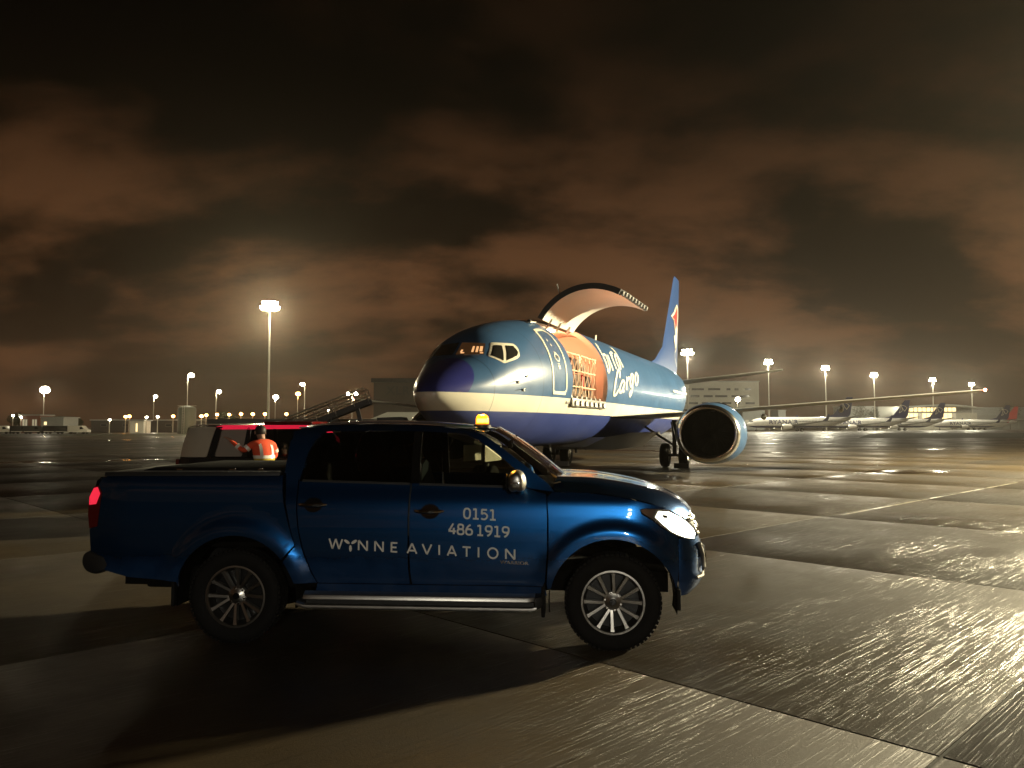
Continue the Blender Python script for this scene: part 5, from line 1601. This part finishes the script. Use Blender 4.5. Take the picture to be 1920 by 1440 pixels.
def lamp_post(x, y, h, label, orange=False, arm=1.0, power=700, twin=False, size=.55, group='street lamps'):
    r = empty('lamp_post', (x, y, -.012))
    tag(r, label, 'lamp post', group)
    mb = MB(); mb.cyl((0, 0, 0), (0, 0, h), .13, .07, 10)
    for s in ((1, -1) if twin else (1,)):
        mb.tube([(0, 0, h - .1), (s * arm * .5, 0, h + .05), (s * arm, 0, h + .05)], .05, 6)
    mb.build('pole', 'mast_steel', r)
    for s in ((1, -1) if twin else (1,)):
        mb = MB(); mb.sphere((s * arm, 0, h), size, 14, 8, 1.15, .8, .42); hd = mb.build('lamp_head', 'grey_paint', r, smooth=60)
        mb = MB(); mb.sphere((s * arm, 0, h - .10 * size), size, 14, 8, 1.05, .95, .75); mb.build('lamp_lens', 'lamp_face_orange' if orange else 'lamp_face', hd, smooth=60)
        lamp_light('post_light', 'POINT', (s * arm, 0, h - 1.2 * size - .2), power, (1.0, .42, .12) if orange else LIGHTWARM, r, .3)
    return r
K_ = 1470.0
def at(px, D): return (px - 960) / K_ * D
def base_h(py, D): return 1.717 + (800 - py) / K_ * D
# the two that light this stand: beyond the wing tip, and behind the photographer
flood_mast(36.0, 29.0, 11.8, 215000, 'floodlight mast beyond the right edge of the picture, lighting the blue jet', 1.0, 8, LIGHTWARM, .9)
flood_mast(1.9, -14.0, 5.2, 3200, 'floodlight mast behind the photographer, lighting the pickup doors', .35, 4, (1, .94, .80), .25)
flood_mast(at(503, 156), 156, 25.4, 70000, 'tallest floodlight mast, left of the blue jet above the dark car', 1.7, 10, LIGHTWARM, 1.75)
for px, py, D, lb in ((1290, 663, 250, 'floodlight mast beside the tail fin of the blue jet, brightest on the right'),
                      (1442, 681, 288, 'floodlight mast rising behind the tip of the blue jet tailplane'),
                      (1549, 692, 317, 'floodlight mast standing behind the nearest white parked airliner'),
                      (1640, 705, 360, 'floodlight mast between the first two dark airliner tails'),
                      (1750, 714, 398, 'floodlight mast in front of the curved lit terminal'),
                      (1823, 722, 439, 'rightmost floodlight mast, near the blue jet wing tip')):
    flood_mast(at(px, D), D, base_h(py, D), 52000 if D < 300 else 52000, lb, 1.35 if px > 1300 else 1.8, 8, (1.0, .92, .68), 1.7 if px < 1300 else 1.05)
lamp_post(at(1383, 262), 262, base_h(748, 262), 'short lamp post in front of the pale office block with strip windows', arm=.1, size=.9, power=2500)
lamp_post(at(1697, 405), 405, base_h(757, 405), 'lamp on the end of the curved lit terminal, beside a dark tail fin', arm=.1, size=1.2, power=2500)
for px, py, D, arm, lb, tw, sz in ((82, 730, 216, .2, 'lamp post far left, glowing yellow over low buildings', False, 1.25), (288, 743, 265, .6, 'small lamp post left of the grey storage tank, second from the left edge', False, .62),
                           (351, 703, 201, .9, 'lamp post with a side arm rising above the grey storage tank', False, .72), (405, 734, 229, .8, 'lamp post between the storage tank and the tallest mast', False, .65),
                           (516, 744, 270, .2, 'lamp post just right of the tallest mast', False, .95), (571, 720, 244, -.7, 'lamp post with its arm to the left, beside the orange lamp', False, .72),
                           (660, 738, 244, 1.2, 'twin-headed lamp post above the belt loader', True, .62)):
    lamp_post(at(px, D), D, base_h(py, D), lb, False, arm, 1800, tw, sz)
lamp_post(at(558, 197), 197, base_h(738, 197), 'orange lamp post left of the belt loader rails', True, .1, 700, False, .6, 'orange street lamps')
lamp_post(at(743, 150), 150, base_h(768, 150), 'orange lamp post in front of the small white building near the jet nose', True, .1, 500, False, .55, 'orange street lamps')
LOW = [(25, 779, 0), (40, 782, 0), (236, 781, 1), (243, 780, 1), (275, 782, 0), (296, 781, 0), (325, 780, 1), (378, 780, 1), (387, 778, 1), (407, 777, 1), (430, 777, 1), (452, 776, 1), (474, 776, 1), (497, 776, 1), (537, 776, 1), (616, 770, 0), (206, 787, 0)]
names = ['leftmost of the low bollard lamps along the far apron edge', 'second of the low bollard lamps from the left edge', 'low lamp left of the small white hut, left one of a close pair', 'low lamp left of the small white hut, right one of a close pair', 'white low lamp just right of the small white hut',
         'white low lamp between the white hut and the storage tank', 'amber low lamp at the left foot of the grey storage tank', 'amber low lamp just right of the storage tank, left of a close pair', 'amber low lamp just right of the storage tank, right of a close pair', 'amber low lamp over the pale-painted rear window of the dark car',
         'amber low lamp over the middle of the red roof strip', 'amber low lamp over the head of the person in hi-vis, left one', 'amber low lamp left of the foot of the tallest mast', 'amber low lamp at the foot of the tallest mast', 'amber low lamp over the right end of the dark truck', 'white low lamp under the belt loader rails', 'faint low lamp left of the small white hut, on its own']
for (px, py, w_), lb in zip(LOW, names):
    D = 190 + (px * 7) % 23
    lamp_post(at(px, D), D, base_h(py, D), lb, bool(w_), .05, 60, False, .42 if w_ else .30, 'low lamps along the far apron edge')

# ------------------------------------------------------------------ parked airliners in a row
def stretch(s): return s + 2.8 * max(0, min(1, (s - 9.5) / 14.5))
def parked_jet():
    r = empty('parked_airliner', (0, 0, 0))
    mb = MB()
    ss = [.501, .56, .65, .8, 1.1, 1.5, 2, 2.5, 3, 4, 5, 6.5, 8, 9.5, 15, 20, 24, 26, 28, 30, 32, 34, 35.2]
    mb.loft([[Vector((stretch(s), 0, .15)) + Vector((0, fpt(s, q).y, fpt(s, q).z)) for q in [2 * math.pi * i / 32 for i in range(32)]] for s in ss], caps=True)
    mb.build('fuselage', 'airline_livery', r, smooth=60)
    for sd in (-1, 1):
        w = flying('wing', [(13.0, 1.6, 2.0, 8.2, .09), (15.0, 5.0, 2.4, 5.4, .10), (22.3, 16.6, 3.7, 1.8, .10)], 'wing_grey', r, sd)
        flying('winglet', [(22.3, 16.6, 3.7, 1.8, .09), (23.2, 17.2, 4.6, 1.2, .08), (24.0, 17.5, 6.1, .6, .06)], 'fin_navy', w, sd)
        nacelle(r, 12.0, 4.9, 1.62, 1.05, 1.0, 1.0, sd, 'white_paint', detail=False)
        flying('tailplane', [(34.0, .5, 4.75, 4.4, .09), (38.2, 7.1, 5.7, 1.5, .08)], 'wing_grey', r, sd)
        gear_wheels(r, 19.6, sd * 2.86, .56, .40, .86, 'main_gear', 2.0)
        hp_ = MB()
        for s in (2.3, 2.75):
            pass
    gear_wheels(r, 4.1, 0, .343, .2, .4, 'nose_gear', 1.5)
    f_ = flying('fin', [(28.2, 0, 5.2, 9.0, .02), (32.0, 0, 6.2, 6.0, .08), (36.9, 0, 12.5, 2.1, .08)], 'fin_navy', r, 1, True)
    # gold harp-like emblem on the fin and name along the hull, both sides
    for sd in (-1, 1):
        q = MB()
        fin2 = lambda a, b: Vector((a, sd * .30, b))
        for L in ([(35.2, 10.6), (35.9, 9.0), (36.6, 8.0)], [(35.2, 10.6), (36.6, 10.2), (37.6, 9.4)], [(35.5, 9.9), (35.6, 8.2), (34.4, 7.3)], [(36.6, 8.0), (37.2, 8.8), (37.6, 9.4)], [(35.2, 10.6), (34.9, 8.8), (34.4, 7.3)]):
            ribbon(q, catmull(L, 4), .16, fin2)
        q.build('tail_emblem', 'cream_paint', f_, smooth=0)
    text_mesh('RYANAIR', 2.05, lambda a, b: Vector((8.2 + a * 1.18, -1.93 + max(0, 2.75 + b * 1.0 - 3.3) ** 2 * .22, 2.75 + b)), 'airline_name', 'fin_navy', r, bold=.045, spacing=1.05)
    mb = MB()
    for i in range(34):
        s = 18.9 + i * .52
        mb.add([(s, -1.90, 3.55), (s + .25, -1.90, 3.55), (s + .25, -1.88, 3.88), (s, -1.88, 3.88)], [(0, 1, 2, 3)])
    mb.build('cabin_windows', 'charcoal', r, smooth=0)['kind'] = 'stuff'
    mb = MB(); mb.add([(1.62, -1.02, 3.42), (2.6, -1.42, 3.42), (2.7, -1.20, 3.9), (1.95, -.86, 3.85)], [(0, 1, 2, 3)]); mb.build('cockpit_window', 'charcoal', r, smooth=0)
    return r
pj = parked_jet()
spots = [(at(1396, 288), 288, 'nearest white airliner with navy belly and big navy name on its side'),
         (at(1524, 322), 322, 'second white airliner in the row, nose hidden by the nearest one'),
         (at(1607, 356), 356, 'third white airliner in the row, its navy tail before the lit terminal'),
         (at(1745, 396), 396, 'farthest white airliner with navy tail, next to the red tail')]
for i, (x, y, lb) in enumerate(spots):
    o = pj if i == 0 else copy_tree(pj)
    o.location = (x, y, -.012)
    o.rotation_euler = (0, 0, R(-3))
    tag(o, lb, 'airplane', 'white airliners parked in a row')
rj = copy_tree(pj)
rj.location = (at(1770, 425), 425, -.012)
rj.rotation_euler = (0, 0, R(-3))
tag(rj, 'airliner with red tail fin at the right end of the row', 'airplane')
def repaint(o):
    for c in o.children:
        if c.type == 'MESH' and (c.name.startswith('fin') or c.name.startswith('winglet') or c.name.startswith('fuselage')):
            c.data = c.data.copy(); c.data.materials.clear(); c.data.materials.append(MATS['red_paint'] if not c.name.startswith('fuselage') else MATS['white_paint'])
        if c.name.startswith('airline_name') or c.name.startswith('tail_emblem'):
            for g_ in list(c.children): bpy.data.objects.remove(g_)
            bpy.data.objects.remove(c); continue
        repaint(c)
repaint(rj)

# ------------------------------------------------------------------ buildings
mat('lit_window', (.9, .8, .5), .4, emit=(1.0, .74, .36), es=1.6)
mat('lit_window_dim', (.5, .5, .45), .4, emit=(1.0, .85, .55), es=.25)
mat('window_dark', (.02, .022, .025), .1)
mat('office_pale', (.50, .49, .42), .8, noise=.1, nscale=.5)
mat('metal_sheet', (.34, .35, .33), .55, .3, noise=.12, nscale=.6)
mat('dark_wall', (.05, .042, .036), .8, noise=.15, nscale=.4)
mat('tank_green', (.07, .078, .058), .6, noise=.15, nscale=1)
mat('brick_red', (.22, .10, .07), .85, noise=.2, nscale=2)
def building(name, cx, cy, w, d, h, wall, label, cat='building', rz=0.0, roof_h=.5, over=.3, roofm='metal_sheet'):
    r = empty(name, (cx, cy, -.012), rz)
    tag(r, label, cat)
    mb = MB(); mb.box((0, 0, h / 2), (w, d, h)); mb.build('wall', wall, r, bevel=.05, seg=1)
    mb = MB(); mb.box((0, 0, h + roof_h / 2), (w + 2 * over, d + 2 * over, roof_h)); mb.build('roof', roofm, r)
    return r
def win(r, x, z, w, h, y, m, fr='grey_paint'):
    mb = MB(); mb.box((x, y - .03, z), (w + .12, .06, h + .12)); f_ = mb.build('window', fr, r)
    mb = MB(); mb.box((x, y - .065, z), (w, .03, h)); mb.build('pane', m, f_)
# pale office block with strip windows behind the freighter's tail
D = 450
ob = building('office_block', at(1345, D), D + 9, 48, 18, base_h(716, D), 'office_pale', 'pale office block with rows of strip windows behind the blue jet tail', roof_h=.6)
rnd = random.Random(5)
for k in range(6):
    z = 3.2 + k * 4.0
    x = -23
    while x < 21:
        w = rnd.choice([2.2, 3.6, 5.2, 7.0])
        if x + w > 23: break
        win(ob, x + w / 2, z, w, 1.1, -9, 'window_dark')
        x += w + rnd.choice([1.4, 2.4, 3.6])
# pale sheds behind the first airliner
D = 410
for x0, x1, yt, lb in ((1392, 1434, 768, 'low pale shed behind the nose of the nearest white airliner'), (1459, 1473, 770, 'small square pale hut behind the nearest white airliner'), (1580, 1640, 763, 'pale terminal wing behind the second airliner, left part'), (1646, 1694, 764, 'pale terminal wing left of the curved lit terminal')):
    b0 = building('terminal_shed', at((x0 + x1) / 2, D), D + 6, at(x1, D) - at(x0, D), 12, base_h(yt, D), 'metal_sheet', lb, roof_h=.4)
    for i in range(3):
        win(b0, (-.3 + .3 * i) * (at(x1, D) - at(x0, D)), 4.5, (at(x1, D) - at(x0, D)) * .16, 1.6, -6, 'lit_window_dim')
# curved lit terminal
D = 436
tx = at(1765, D)
TMN = empty('terminal', (tx, D + 10, -.012)); tag(TMN, 'curved terminal with warm lit glass behind the airliner tails', 'terminal building')
W_ = at(1835, D) - at(1690, D)
def roofz(q): return 10.0 + 4.6 * math.sin(math.pi * (.10 + .62 * q)) - 2.2 * q
mb = MB()
mb.loft([[(-W_ / 2 + W_ * q, y, roofz(q) + dz_) for y, dz_ in ((-12, 0), (-12, .8), (12, .8), (12, 0))] for q in [i / 16 for i in range(17)]], caps=True); mb.build('roof', 'metal_sheet', TMN, smooth=40)
mb = MB(); mb.box((0, 2, 4.8), (W_, 18, 9.4)); mb.build('wall', 'office_pale', TMN)
for lvl, z, h in ((0, 10.2, 2.2), (1, 6.2, 3.0)):
    for i in range(13):
        x = -W_ / 2 + W_ * (i + .5) / 18
        hh = min(h, roofz((i + .5) / 18) - z - .1) if lvl == 0 else h
        if hh < .6: continue
        mb = MB(); mb.box((x, -7.6, z + hh / 2), (W_ / 18 * .84, .10, hh)); f_ = mb.build('glass_panel', 'lit_window' if lvl == 0 or i % 4 else 'lit_window_dim', TMN)
mb = MB(); mb.box((0, -7.4, 9.8), (W_ * .8, 1.2, .5)); mb.build('fascia', 'metal_sheet', TMN)
D = 480
hg = building('hangar', at(1900, D) + 14, D + 16, 78, 30, base_h(766, D), 'metal_sheet', 'wide grey hangar at the right edge behind the red tail', roof_h=.8)
for i in range(5):
    mb = MB(); mb.box((-30 + i * 13, -15.05, 4.5), (11.6, .1, 8.4)); mb.build('hangar_door', 'grey_paint', hg)
# dark executive-jet building with a flat canopy and letters, left of the freighter's nose
D = 120
xb = building('jet_centre', at(790, D), D + 9, at(880, D) - at(696, D), 16, base_h(716, D), 'dark_wall', 'dark building with flat overhanging roof and faint letters, left of the jet nose', roof_h=.62, over=.35, roofm='charcoal')
text_mesh('XLR', 1.9, lambda a, b: Vector((at(722, D) - at(790, D) + a, -8.06, base_h(739, D) + b)), 'sign_letters', 'charcoal', xb, bold=.03, spacing=1.1)
D = 100
wb = building('gatehouse', at(745, D), D + 4, at(800, D) - at(690, D), 6, 2.4, 'white_paint', 'small low white building under the orange lamp left of the jet nose', roof_h=.2)
mb = MB(); mb.prism([(-4, 2.55), (4, 2.55), (2.6, 3.6), (-1.4, 3.6)], lambda a, b, d: (a, d, b), -3.2, 3.2); mb.build('pitched_roof', 'metal_sheet', wb)
for x in (-1.0, 1.0, 2.6): win(wb, x, 1.6, .6, .7, -3, 'window_dark')
# far left
D = 205
lb_ = building('brick_building', at(57, D), D + 3, 5.2, 6, 4.6, 'brick_red', 'small reddish building with tall lit windows at the far left', roof_h=.3)
for x in (-1.6, -.9, .9, 1.6): win(lb_, x, 2.4, .45, 2.4, -3, 'lit_window_dim')
lb2 = building('workshop', at(95, D), D + 4, 6.5, 7, 4.0, 'metal_sheet', 'dark workshop right of the small reddish building', roof_h=.3)
win(lb2, -1.5, 2.6, .7, .8, -3.5, 'lit_window')
lb3 = building('control_hut', at(254, D), D + 3, 3.7, 4, 3.2, 'white_paint', 'small white flat-roofed hut with a bright doorway, left of the storage tank', roof_h=.25)
win(lb3, 0, 1.5, .45, 2.2, -2, 'lit_window')
lb4 = building('warehouse', at(300, 240), 246, 42, 12, 3.6, 'dark_wall', 'long low dark warehouse behind the white hut and storage tank', roof_h=.3)
lb5 = building('warehouse', at(560, 240), 246, 40, 12, 3.4, 'dark_wall', 'long low dark warehouse behind the tallest mast', roof_h=.3)
for b_, n in ((lb4, 6), (lb5, 6)):
    for i in range(n): win(b_, -17 + i * 6.6, 2.2, 1.8, .6, -6, 'window_dark')
D = 195
TK = empty('storage_tank', (at(351, D), D, -.012)); tag(TK, 'grey-green round storage tank behind the dark car', 'storage tank')
mb = MB(); mb.lathe([(2.15, 0), (2.15, 6.2), (2.0, 6.5), (1.0, 6.9), (.01, 7.0)], (0, 0, 0), (0, 0, 1), 32); mb.build('shell', 'tank_green', TK, smooth=40)
mb = MB()
for q in range(2): mb.tube([(-.25 + .5 * q, -2.25, 0), (-.25 + .5 * q, -2.25, 6.8)], .03, 6)
for z in range(16): mb.tube([(-.25, -2.25, .4 + z * .4), (.25, -2.25, .4 + z * .4)], .02, 4)
mb.build('ladder', 'mast_steel', TK)
mb = MB(); mb.lathe([(2.17, 6.9), (2.2, 6.9), (2.2, 6.95), (2.17, 6.95)], (0, 0, 0), (0, 0, 1), 32, closed=True); mb.build('guard_rail', 'mast_steel', TK)

# ------------------------------------------------------------------ distant vans, ground vehicles and trees
def van(x, y, rz, label, m, L=4.6, h=1.95):
    r = empty('parked_van', (x, y, -.012), rz); tag(r, label, 'van', 'vans parked along the far apron edge')
    mb = MB(); mb.prism([(-L / 2, .4), (-L / 2, h), (L * .22, h), (L * .36, h * .62), (L / 2, h * .5), (L / 2, .4)], lambda a, b, d: (a, d, b), -.95, .95); mb.build('body', m, r, bevel=.08)
    mb = MB(); mb.prism([(L * .12, h * .56), (L * .12, h * .86), (L * .235, h * .86), (L * .32, h * .60)], lambda a, b, d: (a, d, b), -.96, .96); mb.build('cab_window', 'window_dark', r)
    for xx in (-L * .3, L * .32):
        for yy in (-.85, .85):
            mb = MB(); mb.cyl((xx, yy - .1, .34), (xx, yy + .1, .34), .34, n=18); mb.build('wheel', 'rubber', r)
    mb = MB(); mb.box((-.1, -.965, .55), (L * .8, .03, .14)); mb.build('side_stripe', 'band_reflective', r)
for px, D, lb, m in ((6, 190, 'van parked at the far left edge of the apron', 'white_paint'), (42, 190, 'van parked below the small reddish building', 'dark_grey'), (66, 190, 'van parked right of the small reddish building', 'dark_grey'),
                     (103, 190, 'van parked in front of the dark workshop', 'charcoal'), (125, 190, 'van parked right of the dark workshop', 'dark_grey'), (150, 186, 'pale van with lit flank, rightmost of the far-left vans', 'white_paint')):
    van(at(px, D), D, R(2), lb, m)
def tree(x, y, h, rr, label, seed):
    rnd = random.Random(seed)
    r = empty('tree', (x, y, -.012)); tag(r, label, 'tree', 'bare dark trees on the skyline')
    mb = MB(); mb.cyl((0, 0, 0), (0, 0, h * .75), .22, .06, 8)
    for i in range(14):
        q = rnd.uniform(0, 6.28); z = h * rnd.uniform(.3, .7)
        mb.tube([(0, 0, z), (math.cos(q) * rr * .5, math.sin(q) * rr * .5, z + h * .16), (math.cos(q) * rr * .9, math.sin(q) * rr * .9, z + h * .24)], [.08, .05, .02], 5)
    mb.build('trunk', 'bark', r)
    mb = MB()
    for i in range(900):
        q = rnd.uniform(0, 6.28); ph = math.acos(rnd.uniform(-1, 1)); k = rnd.random() ** .4
        c = Vector((math.cos(q) * math.sin(ph) * rr * k, math.sin(q) * math.sin(ph) * rr * k, h * .66 + math.cos(ph) * h * .34 * k))
        a = Vector((rnd.uniform(-1, 1), rnd.uniform(-1, 1), rnd.uniform(-1, 1))).normalized() * .22
        b2 = a.cross(Vector((rnd.uniform(-1, 1), rnd.uniform(-1, 1), rnd.uniform(-1, 1)))).normalized() * .16
        mb.add([c - a, c + b2, c + a, c - b2], [(0, 1, 2, 3)])
    mb.build('crown', 'tree_leaf', r, smooth=0)
for i, (px, D, h, rr, lb) in enumerate(((36, 235, 6.0, 3.2, 'dark tree behind the small reddish building'), (118, 235, 5.0, 3.4, 'dark tree behind the vans at far left'), (140, 240, 4.6, 2.6, 'small dark tree right of the far-left vans'),
                                (420, 235, 6.4, 2.8, 'thin dark tree left of the tallest mast'), (434, 240, 5.6, 2.2, 'second thin dark tree left of the tallest mast'), (1612, 395, 13.0, 4.2, 'dark tree on the skyline above the second airliner'),
                                (1636, 398, 11.5, 3.6, 'lower dark tree beside the terminal wing'), (1893, 470, 16.5, 6.0, 'dark tree over the grey hangar roof'))):
    tree(at(px, D), D, h, rr, lb, 40 + i)

# ------------------------------------------------------------------ damp night air
m = bpy.data.materials.new('haze_air')
m.use_nodes = True
for n in list(m.node_tree.nodes): m.node_tree.nodes.remove(n)
o_ = m.node_tree.nodes.new('ShaderNodeOutputMaterial')
pv = m.node_tree.nodes.new('ShaderNodeVolumePrincipled')
pv.inputs['Color'].default_value = (.88, .80, .68, 1)
pv.inputs['Density'].default_value = .00028
pv.inputs['Anisotropy'].default_value = .78
m.node_tree.links.new(pv.outputs[0], o_.inputs['Volume'])
MATS['haze_air'] = m
mb = MB(); mb.box((40, 245, 18), (760, 590, 38))
tag(mb.build('haze', 'haze_air', None, smooth=0), 'thin damp mist over the whole airfield at night', 'haze', kind='stuff')
